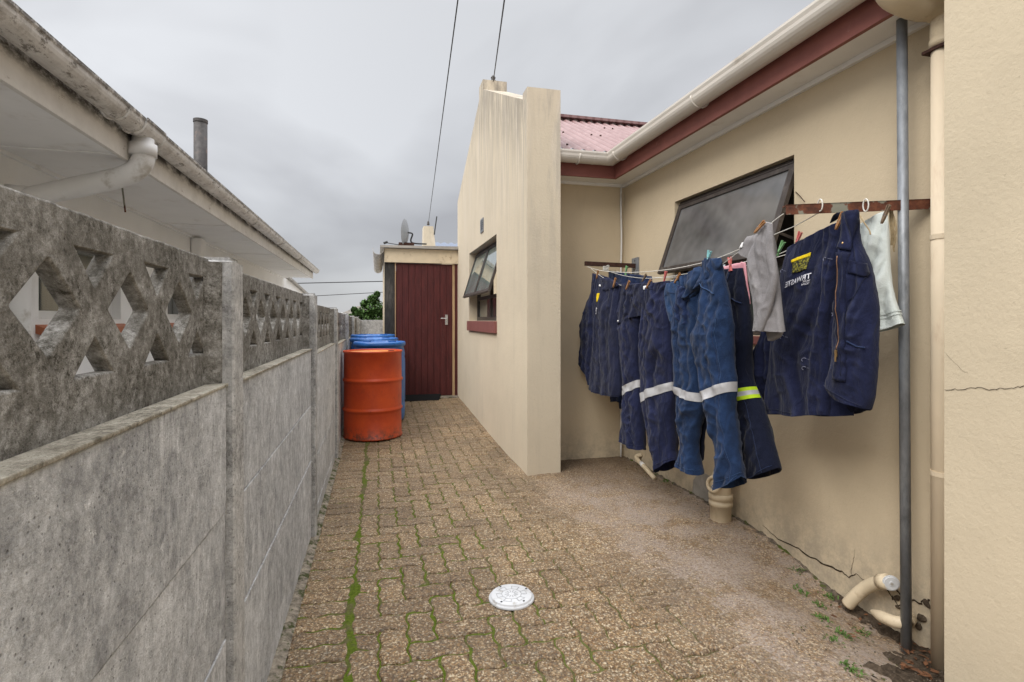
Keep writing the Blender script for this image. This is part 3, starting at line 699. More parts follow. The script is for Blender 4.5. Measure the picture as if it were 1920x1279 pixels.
# downpipe at the near corner, with the swan neck from the gutter end
bm = B()
DP = Vector((2.042, 1.53, 0))
tube(bm, [DP+Vector((0, 0, -.15)), DP+Vector((0, 0, 2.225))], .040, 24); finish('downpipe', bm, 'downpipe_paint', hs, True)
bm = B(); tube(bm, [DP+Vector((0, 0, 2.215)), DP+Vector((0, 0, 2.245)), DP+Vector((0, 0, 2.246)), DP+Vector((0, 0, 2.30))], [.046, .046, .043, .043], 24)
pth = curve([DP+Vector((0, 0, 2.29)), DP+Vector((0, 0, 2.335)), DP+Vector((-.035, .01, 2.375)), Vector((1.94, 1.56, 2.40)), Vector((1.87, 1.57, 2.43)), Vector((1.852, 1.58, 2.50))], 6)
tube(bm, pth, [.043+.026*ss(.1, .5, i/(len(pth)-1)) for i in range(len(pth))], 24); finish('swan_neck', bm, 'pipe_beige', hs, True)
bm = B(); box(bm, DP.x-.046, DP.x+.056, DP.y-.044, DP.y+.05, 2.200, 2.213, .003); finish('pipe_strap', bm, 'rust_dark', hs)
for z in (.62, 1.5): 
    bm = B(); tube(bm, [DP+Vector((0, 0, z)), DP+Vector((0, 0, z+.018))], .0425, 24); finish('pipe_strap', bm, 'downpipe_paint', hs)
# cracks and patches
def crk(p, w_, n_): bm = B(); ribbon(bm, p, w_, n_); finish('crack', bm, 'crack', hs)
c1 = [atX(px, py, 2.0975) for px, py in ((1430, 985), (1458, 1010), (1490, 1025), (1520, 1045), (1545, 1058), (1575, 1070), (1592, 1082), (1605, 1076), (1621, 1088))]
crk(jag(c1, .004, 4), lambda t: .0012+.0034*sin(pi*min(1, t*1.1)), (1, 0, 0))
c1 = [atX(px, py, 2.0976) for px, py in ((1596, 1076), (1598, 1060), (1601, 1045), (1603, 1030))]; crk(jag(c1, .003, 4), lambda t: .0012*(1-t)+.0003, (1, 0, 0))
c1 = [atX(px, py, 2.0975) for px, py in ((1680, 1105), (1690, 1118), (1700, 1128), (1722, 1130), (1738, 1128), (1744, 1126))]; crk(jag(c1, .006, 4), lambda t: .004, (1, 0, 0))
c1 = [atX(px, py, 2.0974) for px, py in ((1655, 1100), (1672, 1118), (1685, 1135), (1700, 1128), (1706, 1118))]; crk(jag(c1, .006, 4), lambda t: .003, (1, 0, 0))
c1 = [atX(px, py, 2.0974) for px, py in ((1690, 1060), (1692, 1085), (1697, 1110), (1706, 1135))]; crk(jag(c1, .006, 4), lambda t: .0012, (1, 0, 0))
c1 = [atX(px, py, 1.798) for px, py in ((1771, 731), (1800, 730), (1830, 727), (1860, 731), (1890, 728), (1925, 724))]; crk(jag(c1, .003, 6), lambda t: .0011, (1, 0, 0))
c1 = [atX(px, py, 1.798) for px, py in ((1771, 660), (1800, 692), (1815, 700))]; crk(jag(c1, .002, 6), lambda t: .0004, (1, 0, 0))

bm = B(); pts = [atX(px, py, 2.0985) for px, py in ((1298, 928), (1300, 900), (1306, 892), (1318, 886), (1330, 892), (1334, 902), (1345, 906), (1356, 930), (1358, 962), (1340, 958), (1312, 944), (1296, 938))]
vs = [bm.verts.new(p) for p in pts]; bm.faces.new(vs); bmesh.ops.triangulate(bm, faces=bm.faces); finish('cement_patch', bm, 'cement_patch', hs)
# broken plaster round the pipe hole near the corner
for k in range(10):
    bm = B(); c = atX(R.uniform(1668, 1740), R.uniform(1120, 1185), 2.095); r_ = R.uniform(.008, .022)
    m4 = Matrix.Translation(c) @ Matrix.Rotation(R.random()*3, 4, 'X') @ Matrix.Diagonal((.35, 1, R.uniform(.5, 1), 1)); bmesh.ops.create_icosphere(bm, subdivisions=2, radius=r_, matrix=m4)
    for v in bm.verts: v.co += Vector(noise.noise_vector(v.co*60))*.006
    finish('broken_plaster', bm, 'soil', hs)

# ------------------------------------------------------------------ shed with the red door
sh = thing('shed', 'lean-to with red board door and beige fascia at the end of the passage', 'shed', (.6, 7.66, .1))
SY = 7.66
def sp(px, py): return atY(px, py, SY)
L_, R_ = sp(721, 600).x, GXa+.02
dl, dr = sp(742, 600).x, sp(848, 600).x; dt = sp(745, 493).z; db = .11; ft = sp(790, 468).z
bm = B(); box(bm, L_, dl-.012, SY, SY+.09, 0, dt+.005); finish('wall', bm, 'bituminous', sh)
bm = B(); box(bm, L_, L_+.04, SY+.09, 10.1, 0, dt+.1); box(bm, L_, R_+.6, 10.1, 10.14, 0, dt+.1); box(bm, R_+.05, R_+.15, SY+.1, 10.1, 0, dt+.1); finish('side_wall', bm, 'pipe_beige', sh)
bm = B(); box(bm, dl-.012, dl, SY-.012, SY+.05, db, dt); finish('door_jamb', bm, 'raw_wood', sh)
bm = B(); box(bm, dr+.002, dr+.034, SY-.012, SY+.05, db, dt); finish('door_jamb', bm, 'raw_wood', sh)
bm = B(); box(bm, dr+.034, R_, SY-.004, SY+.05, 0, dt); finish('door_frame', bm, 'red_boards', sh)
dw = dr-dl; bm = B(); nb = 9
for k in range(nb):
    a = dl+.002+dw*k/nb; box(bm, a+.002, a+dw/nb-.002, SY, SY+.03, db+.01, dt-.004, .003)
box(bm, dl+.004, dr-.002, SY+.01, SY+.032, db+.012, dt-.006)
dor = finish('door', bm, 'red_boards', sh)
c = sp(837, 600); bm = B(); box(bm, c.x-.02, c.x+.02, SY-.008, SY-.001, c.z-.07, c.z+.075, .002); tube(bm, [(c.x, SY-.005, c.z+.02), (c.x, SY-.045, c.z+.02)], .009, 10); tube(bm, [(c.x+.005, SY-.045, c.z+.02), (c.x-.085, SY-.045, c.z+.022)], .008, 10)
tube(bm, [(c.x, SY-.0085, c.z-.03), (c.x, SY-.0095, c.z-.03)], .007, 8); finish('handle', bm, 'chrome', dor)
bm = B(); box(bm, L_-.002, R_-.02, SY-.03, SY-.005, dt+.004, ft, .002); finish('fascia', bm, 'pipe_beige', sh)
bm = B(); prism(bm, [(L_-.06, ft+.005), (R_-.02, ft+.005), (R_-.02, ft+.05), (L_-.06, ft+.035)], 1, SY-.08, 10.2); finish('roof', bm, 'zinc_roof', sh)
bm = B(); gp = half_round(.075, .02); a0 = sp(711, 478)
gutter_mesh(bm, gp, [((L_-.085, SY-.06, ft-.02), (-1, 0, 0)), ((L_-.085, 10.2, ft-.06), (-1, 0, 0))]); finish('gutter', bm, 'old_gutter', sh)
bm = B(); box(bm, dl-.06, GXa-.002, SY-.16, SY-.001, .02, db+.004, .006); finish('threshold', bm, 'haunch', sh)
mt = thing('door_mat', 'black rubber mat on the step below the red door', 'mat', (.5, 7.5, .11))
bm = B(); a = dl+.05
vs = [(a-.02, SY-.30, .085), (a+.52, SY-.30, .085), (a+.58, SY-.02, db+.022), (a+.03, SY-.02, db+.022)]
q = [bm.verts.new(Vector(v)+Vector((0, 0, dz))) for dz in (0, .014) for v in vs]
for f in ((3,2,1,0),(4,5,6,7),(0,1,5,4),(1,2,6,5),(2,3,7,6),(3,0,4,7)): bm.faces.new([q[i] for i in f])
tag(finish('mat_body', bm, 'rubber_mat', mt))
# things on and behind the shed roof
ds = thing('satellite_dish', 'pale grey satellite dish on a bent arm above the shed roof', 'satellite dish', atY(770, 458, 8.3))
c = atY(759, 436, 8.3); bm = B(); rings = []; ax = Vector((-1, .38, .05)).normalized(); u = ax.cross(Vector((0, 0, 1))).normalized(); v = u.cross(ax)
prev = None
for k in range(0, 8):
    r_ = .205*k/7; ring = [bm.verts.new(c-ax*(.05*(1-(k/7)**2))+u*r_*.9*cos(t*pi/16)+v*r_*sin(t*pi/16)) for t in range(32)]
    if prev:
        for t in range(32): bm.faces.new((prev[t], prev[(t+1) % 32], ring[(t+1) % 32], ring[t]))
    prev = ring
finish('reflector', bm, 'dish', ds, True)
bm = B(); tube(bm, curve([c-ax*.05, c-ax*.1+Vector((.02, 0, -.02)), c+Vector((.09, 0, -.12)), c+Vector((.14, 0, -.16)), c+Vector((.33, 0, -.165))], 5), .012, 8); finish('arm', bm, 'wire', ds)
bm = B(); e_ = atY(723, 455, 8.3); tube(bm, [e_, c+Vector((-.03, 0, -.2))], .006, 6); tube(bm, [e_+Vector((-.03, 0, -.01)), e_+Vector((.03, 0, .012))], .018, 8); finish('feed_horn', bm, 'wire', ds)
bm = B(); q = atY(760, 457, 8.3); box(bm, q.x-.1, q.x+.13, 8.25, 8.35, ft+.03, q.z+.012); finish('base_plate', bm, 'rust_dark', ds)
fc = thing('far_chimney', 'small tapered beige chimney behind the shed roof', 'chimney', atY(806, 458, 12.))
a, b = atY(793, 462, 12.), atY(820, 462, 12.); t0, t1 = atY(795, 423, 12.), atY(813, 423, 12.)
bm = B(); vs = [bm.verts.new(p) for p in ((a.x, 12, 2.2), (b.x+.03, 12, 2.2), (b.x+.03, 12.5, 2.2), (a.x, 12.5, 2.2), (t0.x, 12.05, t0.z), (t1.x, 12.05, t0.z), (t1.x, 12.4, t0.z), (t0.x, 12.4, t0.z))]
for f in ((3,2,1,0),(4,5,6,7),(0,1,5,4),(1,2,6,5),(2,3,7,6),(3,0,4,7)): bm.faces.new([vs[i] for i in f])
finish('stack', bm, 'plaster_gable', fc)
bm = B(); q = atY(815, 436, 12.); tube(bm, [q, q+Vector((-.01, 0, -.05)), atY(817, 420, 12.), atY(819, 406, 12.)], .014, 6); finish('aerial_stub', bm, 'wire', fc)
fr = thing('far_house', 'distant building with blue corrugated roof behind the shed', 'house', (2.2, 14, 0))
a = atY(818, 444, 13.); finish('roof', corr(a.x-.05, 5, 12.9, 14.5, a.z-.28, .22, 'blue_roof', per=.19, amp=.018), 'blue_roof', fr)
bm = B(); box(bm, a.x, 5, 13.2, 16, 0, a.z-.25); finish('wall', bm, 'plaster', fr)
gh = thing('distant_house', 'distant low house with a grey green roof behind the shrub tree', 'house', (0, 30, 0))
a, b = atY(640, 600, 30.), atY(700, 600, 30.); t = atY(672, 574, 30.)
bm = B(); box(bm, a.x, b.x+1.5, 30, 34, -.3, 1.6); finish('wall', bm, 'plaster_white', gh)
bm = B(); prism(bm, [(a.x-.5, 1.3), (t.x, t.z), (b.x+1.5, 1.6)], 1, 29.6, 34.4); finish('roof', bm, 'zinc_roof', gh)

# tree beyond the end fence
def leaves(bm, centre, rad, n, s, rng):
    for _ in range(n):
        d = Vector((rng.gauss(0, 1), rng.gauss(0, 1), rng.gauss(0, 1))).normalized()*(rng.random()**.4)
        p = Vector(centre)+Vector((d.x*rad[0], d.y*rad[1], d.z*rad[2])); q = Matrix.Rotation(rng.random()*6.3, 3, 'Z') @ Matrix.Rotation(rng.uniform(-1.2, 1.2), 3, 'X')
        a = s*rng.uniform(.6, 1.2); vs = [bm.verts.new(p+q @ Vector(v)) for v in ((-a*.35, 0, 0), (0, -a*.6, a*.08), (a*.35, 0, 0), (0, a*.6, -a*.08))]; bm.faces.new(vs)
tr = thing('shrub_tree', 'leafy green shrub tree behind the far end of the fence', 'tree', (-.2, 13.5, 0))
bm = B(); rg = random.Random(3)
for px, py, r_ in ((690, 585, .26), (672, 592, .24), (705, 578, .28), (712, 592, .3), (700, 562, .17), (707, 552, .09), (655, 600, .2), (684, 570, .13), (725, 590, .3), (694, 600, .3), (665, 582, .1)):
    c = atY(px, py, 13.5); r_ *= .85; leaves(bm, c, (r_, r_*1.2, r_*.9), 420, .075, rg)
finish('crown', bm, 'leafy', tr)
bm = B()
for px, py in ((690, 570), (706, 556), (672, 585)): tube(bm, curve([(-.15, 13.5, -.3), (-.16, 13.5, .6), atY(px, py, 13.5)], 4), [.05-.04*i/8 for i in range(9)], 8)
finish('trunk', bm, 'raw_wood', tr)

# overhead wires
def wirething(name, label, a, b, sag, r, ins=None):
    t = thing(name, label, 'cable', a)
    a, b = Vector(a), Vector(b); bm = B(); tube(bm, [a.lerp(b, k/20)-Vector((0, 0, sag*4*(k/20)*(1-k/20))) for k in range(21)], r, 6); finish('wire', bm, 'wire', t)
    if ins: bm = B(); lathe(bm, [(0, -.02), (.03, -.015), (.03, .02), (.018, .03), (.028, .05), (.012, .075), (0, .08)], a, 12); finish('insulator', bm, 'flue', t, True)
a = Vector((1.25, 5.82, 3.85)); wirething('overhead_wire', 'dark overhead wire rising from the peak of the beige gable', a, a+(atY(962, -120, 2.5)-a)*1.0, .0, .0055, True)
a = atY(803, 421, 12.2); wirething('overhead_wire', 'thin overhead wire rising from the small tapered far chimney', a, atY(873, -110, 3.), .0, .005, True)
wirething('overhead_wire', 'upper of two level power lines beyond the fence end', atY(480, 533, 22), atY(790, 526, 22), .0, .018)
wirething('overhead_wire', 'lower of two level power lines beyond the fence end', atY(480, 561, 24), atY(790, 544, 24), .0, .014)

# ------------------------------------------------------------------ drums
def drum_orange():
    c = (-.045, 5.60, g(0, 5.6)-.002); H, r = .865, .288
    t = thing('steel_drum', 'orange red steel drum with two rolled hoops, in front of the blue drums', 'drum', c)
    prof = [(r-.01, .0), (r+.004, .004), (r+.004, .016), (r-.004, .022)]
    for zc in (.285, .575): prof += [(r-.004, zc-.03), (r-.002, zc-.018), (r+.008, zc-.006), (r+.008, zc+.006), (r-.002, zc+.018), (r-.004, zc+.03)]
    prof += [(r-.004, H-.022), (r+.005, H-.014), (r+.005, H), (r-.006, H+.001), (r-.008, H-.016)]
    bm = B(); lathe(bm, prof, c, 72)
    for v in bm.verts:
        d = noise.noise(v.co*4)*.004; n_ = Vector((v.co.x-c[0], v.co.y-c[1], 0)).normalized(); v.co += n_*d
    finish('body', bm, 'orange_drum', t, True)
    bm = B(); lathe(bm, [(r-.004, H-.016), (r-.10, H-.014), (0.001, H-.013)], c, 48); lid = finish('lid', bm, 'orange_lid', t, True)
    bm = B(); lathe(bm, [(.03, H-.014), (.03, H-.004), (.001, H-.003)], (c[0]+.18, c[1]-.02, c[2]), 16); finish('bung', bm, 'rust_dark', lid, True)
drum_orange()
def drum_blue(c, label):
    r, H = .285, .90
    t = thing('plastic_drum', label, 'drum', c, 'blue plastic drums in a row by the fence')
    prof = [(0.001, 0), (r-.04, 0), (r-.012, .02), (r-.004, .06), (r, .2), (r-.006, .22), (r, .24), (r+.002, H*.5), (r, H-.2), (r-.006, H-.18), (r-.002, H-.14), (r-.012, H-.07), (r-.02, H-.055), (r-.004, H-.05), (r+.006, H-.04), (r+.006, H-.012), (r-.006, H), (r-.03, H)]
    bm = B(); lathe(bm, prof, c, 64); finish('body', bm, 'blue_drum', t, True)
    bm = B(); lathe(bm, [(r-.03, H), (r-.045, H-.02), (.001, H-.018)], c, 48)
    for dx in (-.14, .14): lathe(bm, [(.045, H-.019), (.045, H+.006), (.001, H+.007)], (c[0]+dx, c[1], c[2]), 20)
    finish('lid', bm, 'blue_drum', t)
drum_blue((.022, 6.25, g(0, 6.25)), 'nearest blue plastic drum, directly behind the orange drum')
drum_blue((-.04, 6.84, g(0, 6.84)), 'middle blue plastic drum between the two other blue drums')
drum_blue((-.06, 7.40, g(0, 7.4)+.01), 'farthest blue plastic drum, beside the dark edge of the shed')

# ------------------------------------------------------------------ inspection cover
c = atZ(959, 1122, .0); c = Vector((c.x, c.y, 0))
mh = thing('inspection_cover', 'round white plastic inspection cover set in the brick paving', 'drain cover', c)
bm = B(); lathe(bm, [(.098, .001), (.098, .006), (.094, .010), (.090, .0102), (.0895, .016), (.086, .019), (.001, .0195)], c, 64); lid = finish('lid', bm, 'lid_white', mh, True)
bm = B(); zt_ = c.z+.0203
def strip(a, b, w_):
    a, b = Vector(a), Vector(b); s = (b-a).normalized().cross(Vector((0, 0, 1)))*w_
    bm.faces.new([bm.verts.new(p) for p in (a+s, b+s, b-s, a-s)])
for k in range(12):
    t = 2*pi*k/12; d = Vector((cos(t), sin(t), 0)); o_ = Vector((c.x, c.y, zt_)); strip(o_+d*.012, o_+d*.030, .0012)
    t += pi/12; d = Vector((cos(t), sin(t), 0)); d2 = Vector((cos(t+2*pi/12), sin(t+2*pi/12), 0)); strip(o_+d*.043, o_+d*.066, .001); strip(o_+d*.043, o_+d2*.043, .0008)
    if k % 2: strip(o_+d*.066, o_+d2*.066, .0008)
finish('embossing', bm, 'lid_groove', lid)
bm = B()
for t in (.35, 2.0, 3.9, 5.2): lathe(bm, [(.0045, .0004), (.001, .0004)], (c.x+.078*cos(t), c.y+.078*sin(t), zt_), 12)
finish('screw_hole', bm, 'dark_hole', lid)

# ------------------------------------------------------------------ pipes at the foot of the wall
p = atZ(1352, 978, 0.)
gp_ = thing('gully_pipe', 'fat beige drain pipe with an access ring by the grey cement patch', 'pipe', p)
c = Vector((p.x+.012, p.y+.02, 0)); bm = B()
lathe(bm, [(.060, -.05), (.060, .09), (.068, .092), (.068, .115), (.063, .118), (.063, .13), (.070, .132), (.070, .16), (.062, .165)], c, 32)
tube(bm, curve([c+Vector((0, 0, .15)), c+Vector((0, 0, .22)), c+Vector((.03, 0, .28)), c+Vector((.10, 0, .32)), c+Vector((.16, 0, .33))], 6), .060, 28); finish('bend', bm, 'pipe_beige', gp_, True)
bm = B(); q = c+Vector((-.055, -.02, .225)); ax = Vector((-1, -.4, .25)).normalized(); u = ax.cross(Vector((0, 0, 1))).normalized(); v = u.cross(ax)
tube(bm, [q+ax*.012+(u*cos(t*pi/12)+v*sin(t*pi/12))*.040 for t in range(25)], .010, 8, False); tube(bm, [q-ax*.02, q+ax*.006], .036, 20); finish('access_ring', bm, 'pipe_beige', gp_, True)
a, b = atX(1193, 858, 2.05), atZ(1227, 897, .02)
t = thing('waste_pipe', 'short beige pipe with a white band lying against the wall in the far corner', 'pipe', b)
bm = B(); tube(bm, curve([a+Vector((.05, 0, .02)), a, a.lerp(b, .5), b], 5), .017, 14); finish('pipe', bm, 'pipe_beige', t, True)
bm = B(); tube(bm, [a.lerp(b, .28), a.lerp(b, .42)], .0185, 14); finish('band', bm, 'pvc_white', t, True)
a = atZ(1606, 1122, -.09+.03); b = atX(1665, 1090, 2.05)
t = thing('capped_pipe', 'curved beige pipe with a round white cap by the foot of the wall', 'pipe', a)
a = atX(1604, 1118, 2.03)
pth = curve([a+Vector((-.01, .03, -.05)), a, atX(1622, 1103, 2.045), atX(1645, 1093, 2.048), b], 5)
bm = B(); tube(bm, pth, .026, 20); tube(bm, [pth[-5], pth[-1]], .0305, 20); finish('pipe', bm, 'pipe_beige', t, True)
bm = B(); d = (co.location-pth[-1]); d.z = 0; d = (d.normalized()+Vector((0, -.7, 0))).normalized(); q = pth[-1]+Vector((0, -.012, 0)); tube(bm, [q, q+d*.006, q+d*.0061, q+d*.010], [.031, .031, .027, .026], 28); tube(bm, [q+d*.010, q+d*.0125], .009, 16); finish('cap', bm, 'lid_white', t)
bm = B(); tube(bm, [q+d*.0126, q+d*.0130], .006, 12); finish('cap_hole', bm, 'cement_patch', t)
t = thing('broken_pipe', 'lower bent beige pipe running behind the galvanised pole into soil', 'pipe', atX(1660, 1160, 2.0))
pth = curve([atX(1634, 1146, 2.02), atX(1655, 1157, 1.99), atX(1678, 1166, 1.99), atX(1698, 1167, 2.02), atX(1705, 1162, 2.06), atX(1708, 1158, 2.11)], 5)
bm = B(); tube(bm, pth, [.006, .010, .014, .018, .021]+[.023]*(len(pth)-5), 18); finish('pipe', bm, 'pipe_beige', t, True)

# ------------------------------------------------------------------ pole and rusty brackets
t = thing('steel_pole', 'tall galvanised steel pole standing between washing and downpipe', 'pole', (2.02, 1.64, -.1))
bm = B(); pb = atZ(1711, 1203, -.10); pb = Vector((2.005, 1.645, -.16)); tube(bm, [pb, (2.0, 1.66, 2.381)], .0185, 20); finish('shaft', bm, 'galvanised', t, True)
BA, BB = atY(1470, 392, 1.80), atX(1750, 380, 2.098)
t = thing('line_bracket', 'near rusty steel bracket arm holding the washing lines, beside the pole', 'bracket', BB)
A_ = Vector((1.582, 1.80, 1.640)); B_ = Vector((2.098, 1.615, 1.652))
def angle_iron(bm, a, b, h, w_):
    d = (b-a).normalized(); s = Vector((d.y, -d.x, 0)); up = Vector((0, 0, 1)); th = .005
    for (o0, o1, u0, u1) in ((0, th, -h/2, h/2), (th, w_, h/2-th, h/2)):
        vs = [bm.verts.new(p+s*o+up*u) for p in (a, b) for o, u in ((o0, u0), (o1, u0), (o1, u1), (o0, u1))]
        for f in ((3,2,1,0),(4,5,6,7),(0,1,5,4),(1,2,6,5),(2,3,7,6),(3,0,4,7)): bm.faces.new([vs[i] for i in f])
bm = B(); angle_iron(bm, A_, B_, .040, -.035); finish('arm', bm, 'rust', t)
C_ = Vector((1.64, 4.07, 1.660)); D_ = Vector((2.098, 4.07, 1.652))
t2 = thing('line_bracket', 'far rusty steel bracket arm in the recess corner above the hanging jackets', 'bracket', D_)
bm = B(); bar(bm, C_, D_, .03, .034); finish('arm', bm, 'rust_dark', t2)
bm = B(); box(bm, 2.085, 2.098, 4.02, 4.13, 1.58, 1.72, .002); tube(bm, [(2.086, 4.075, 1.70), (2.078, 4.075, 1.70)], .008, 8); finish('wall_plate', bm, 'galvanised', t2)
t = thing('bent_wire', 'short bent rusty wire sticking out beside the open window', 'wire', atX(1497, 362, 2.1))
bm = B(); tube(bm, curve([atX(1492, 360, 2.1), atX(1500, 368, 2.08), atX(1509, 379, 2.05)], 4), .0022, 6); finish('strand', bm, 'rust_dark', t)
t = thing('hanging_twine', 'piece of brown twine dangling from the near rusty bracket', 'string', atX(1612, 405, 1.80))
bm = B(); tube(bm, curve([atX(1611, 402, 1.78), atX(1622, 420, 1.78), atX(1630, 432, 1.78), atX(1632, 440, 1.78)], 4), .0028, 6); finish('strand', bm, 'twine', t)
t = thing('knotted_rag', 'frayed strip of dirty cloth tied to the bracket behind the pale towel', 'rag', atX(1672, 400, 1.97))
bm = B()
for k in range(7): tube(bm, curve([atX(1672+R.uniform(-3, 4), 392, 1.98), atX(1673+R.uniform(-4, 6), 415, 1.98), atX(1674+R.uniform(-3, 6), 435+k*2, 1.98), atX(1673+R.uniform(-2, 5), 448+k*4, 1.98)], 4), R.uniform(.002, .006), 6)
finish('strip', bm, 'twine', t)

# ------------------------------------------------------------------ washing
def cr1(a, b, c, d, t): return .5*((2*b)+(-a+c)*t+(2*a-5*b+4*c-d)*t*t+(-a+3*b-3*c+d)*t**3)
class Cloth:
    """hanging tube of cloth: rows of left and right edge points, a depth X, a fullness and folds"""
    def __init__(s, rows, X, t=.035, a1=.007, a2=.006, freq=9., seed=0, top=.35, bow=0., flat=False, skew=0.):
        s.rows = rows; s.X = X; s.t = t; s.a1 = a1; s.a2 = a2; s.fr = freq; s.sd = seed; s.top = top; s.bow = bow; s.flat = flat; s.skew = skew
        s.cache = {}
    def row(s, v):
        v = max(0., min(1., v)); n = len(s.rows)-1; q = v*n; i = min(int(q), n-1); t = q-i
        g_ = lambda k: s.rows[max(0, min(n, k))]
        return [cr1(g_(i-1)[k], g_(i)[k], g_(i+1)[k], g_(i+2)[k], t) for k in range(4)]
    def frame_(s, v):
        k = round(v, 5)
        if k in s.cache: return s.cache[k]
        xl, yl, xr, yr = s.row(v); L = atX(xl, yl, s.X); Rr = atX(xr, yr, s.X); C = (L+Rr)/2
        d = Vector((C.x, C.y, 0)).normalized(); l = Vector((d.y, -d.x, 0)); sa = abs(l.y); ca = abs(l.x)
        h = abs((Rr-L).y)*sa/2; tt = s.t*(s.top+(1-s.top)*ss(0, .30, v)); tt = min(tt, .72*h/ca)
        a = sqrt(max(1e-8, h*h-(tt*ca)**2))/sa; sg = 1 if Rr.y > L.y else -1
        s.cache[k] = (C, sg*a, (Rr.z-L.z)/2, tt); return s.cache[k]
    def pt(s, v, th, off=0.):
        C, a, dz, tt = s.frame_(v); c, sn = cos(th), sin(th)
        y, z = C.y+a*c, C.z+dz*c
        side = 1 if sn >= 0 else -1; q = abs(sn)**.75
        S = y*1.0; fo = s.sd*7.3+(0 if side > 0 else 31)
        w_ = noise.noise((S*3, z*1.3, fo))*1.1+.9*noise.noise((S*1.3+4, z*2.6, fo+9))
        amp = .4+1.5*max(0, noise.noise((S*5+fo, z*1.6, 3.))+.35)
        fade = .35+.65*ss(0, .35, v)
        x1 = S*s.fr*.8+w_*1.3; s1 = sin(2*pi*x1); sh = 1-2*abs(sin(pi*x1)); x2 = S*s.fr*2.1+w_*2.2+.5*z
        f = amp*s.a1*1.55*fade*(.45*s1+.55*sh)*q
        f -= amp*s.a1*.7*(1-2*abs(sin(pi*x2)))*q*(1-.55*v)
        r1 = 1-abs(noise.fractal((S*11+fo, z*5.5+S*4, fo), 1, 2, 3))*2.2; r2 = 1-abs(noise.noise((S*7-fo, z*15-S*9, fo+3)))*2.4
        r3 = noise.fractal((S*6+fo, z*7-fo, fo), 1, 2, 3); r4 = max(0, 1-abs(noise.noise((S*10+z*9, z*9-S*6, fo+5)))*3.2)*max(0, noise.noise((S*3, z*3, fo+8))+.3)
        r5 = max(0, 1-abs(noise.noise((S*24+z*9+fo, z*17-S*13, fo+1)))*4)*max(0, noise.noise((S*5, z*5-fo, 9))+.25); f += s.a2*.9*r5*(.3+.7*q)
        f += s.a2*1.25*(r1*.7+max(0, r2)*.8-.5+1.6*r3+1.8*r4)*(.3+.7*q)
        z2 = z-s.bow*q*(v**8)+.010*noise.noise((S*9, fo, 2))*v**6+(.006*noise.noise((S*14, fo, 6)) if v < .08 else 0)*(1-v/.08)
        return Vector((C.x-side*tt*q-(f+off)*(side if q > .02 else 1)*(.25+.75*q), y+off*c*(1 if a > 0 else -1), z2))
    def mesh(s, bmv, bmf, nu=104):
        H = abs(s.rows[-1][1]-s.rows[0][1]); nv = max(8, int(H/1.9)); n0 = len(bmv)
        rng = [pi*(1+k/nu) if False else 2*pi*k/nu for k in range(nu)]
        for j in range(nv+1):
            for th in rng: bmv.append(tuple(s.pt(j/nv, th)))
        for j in range(nv):
            for k in range(nu):
                a, b = n0+j*nu+k, n0+j*nu+(k+1) % nu; bmf.append((a, b, b+nu, a+nu))
        # pinched top closure
        bmf.append(tuple(n0+k for k in range(nu-1, -1, -1)))
    def inv(s, px, py):
        lo, hi = 0., 1.
        for _ in range(22):
            m = (lo+hi)/2; xl, yl, xr, yr = s.row(m); f = (px-xl)/(xr-xl) if abs(xr-xl) > 1e-3 else .5; f = max(0, min(1, f))
            if yl+(yr-yl)*f < py: lo = m
            else: hi = m
        return (lo+hi)/2, math.acos(max(-1, min(1, 2*f-1)))
    def at(s, px, py, off=.003): v, th = s.inv(px, py); return s.pt(v, th, off)
def garment(name, cloths, mat, parent, nu=104):
    v, f = [], []
    for c in cloths: c.mesh(v, f, nu)
    return finish(name, (v, [], f), mat, parent, True)
def patch(cl, quad, mat, name, parent, off=.004, nx=14, ny=14, th=.002):
    (ax, ay), (bx, by), (cx, cy), (dx, dy) = quad; vs = []; fs = []
    for k, o in enumerate((off, off-th-.001)):
        for j in range(ny+1):
            for i in range(nx+1):
                u, w_ = i/nx, j/ny; x = (ax*(1-u)+bx*u)*(1-w_)+(dx*(1-u)+cx*u)*w_; y = (ay*(1-u)+by*u)*(1-w_)+(dy*(1-u)+cy*u)*w_
                vs.append(tuple(cl.at(x, y, o)))
    W = nx+1; T = W*(ny+1)
    for j in range(ny):
        for i in range(nx): a = j*W+i; fs.append((a, a+1, a+W+1, a+W))
    edge = [i for i in range(nx+1)]+[j*W+nx for j in range(1, ny+1)]+[ny*W+i for i in range(nx-1, -1, -1)]+[j*W for j in range(ny-1, 0, -1)]
    for k in range(len(edge)): a, b = edge[k], edge[(k+1) % len(edge)]; fs.append((b, a, a+T, b+T))
    return finish(name, (vs, [], fs), mat, parent, True)
def band(cl, yl0, yr0, yl1, yr1, mat, name, parent, off=.0035, n=40, m=5, th0=-.25):
    vs = []; fs = []
    for j in range(m+1):
        for k in range(n+1):
            th = (pi-th0)+(th0*2-pi)*k/n; f = (cos(th)+1)/2; w_ = j/m
            y = (yl0*(1-f)+yr0*f)*(1-w_)+(yl1*(1-f)+yr1*f)*w_
            xl, _, xr, _ = cl.row(.5); lo, hi = 0., 1.
            for _ in range(20):
                q = (lo+hi)/2; r_ = cl.row(q)
                if r_[1]+(r_[3]-r_[1])*f < y: lo = q
                else: hi = q
            vs.append(tuple(cl.pt(lo, th, off)))
    for j in range(m):
        for k in range(n): a = j*(n+1)+k; fs.append((a, a+1, a+n+2, a+n+1))
    return finish(name, (vs, [], fs), mat, parent, True)
def seam(cl, pts, mat, name, parent, r=.0013, off=.0035, n=8):
    out = []
    for i in range(len(pts)-1):
        for k in range(n+(i == len(pts)-2)): t = k/n; out.append(cl.at(pts[i][0]+(pts[i+1][0]-pts[i][0])*t, pts[i][1]+(pts[i+1][1]-pts[i][1])*t, off))
    bm = B(); tube(bm, out, r, 6); return finish(name, bm, mat, parent, True)
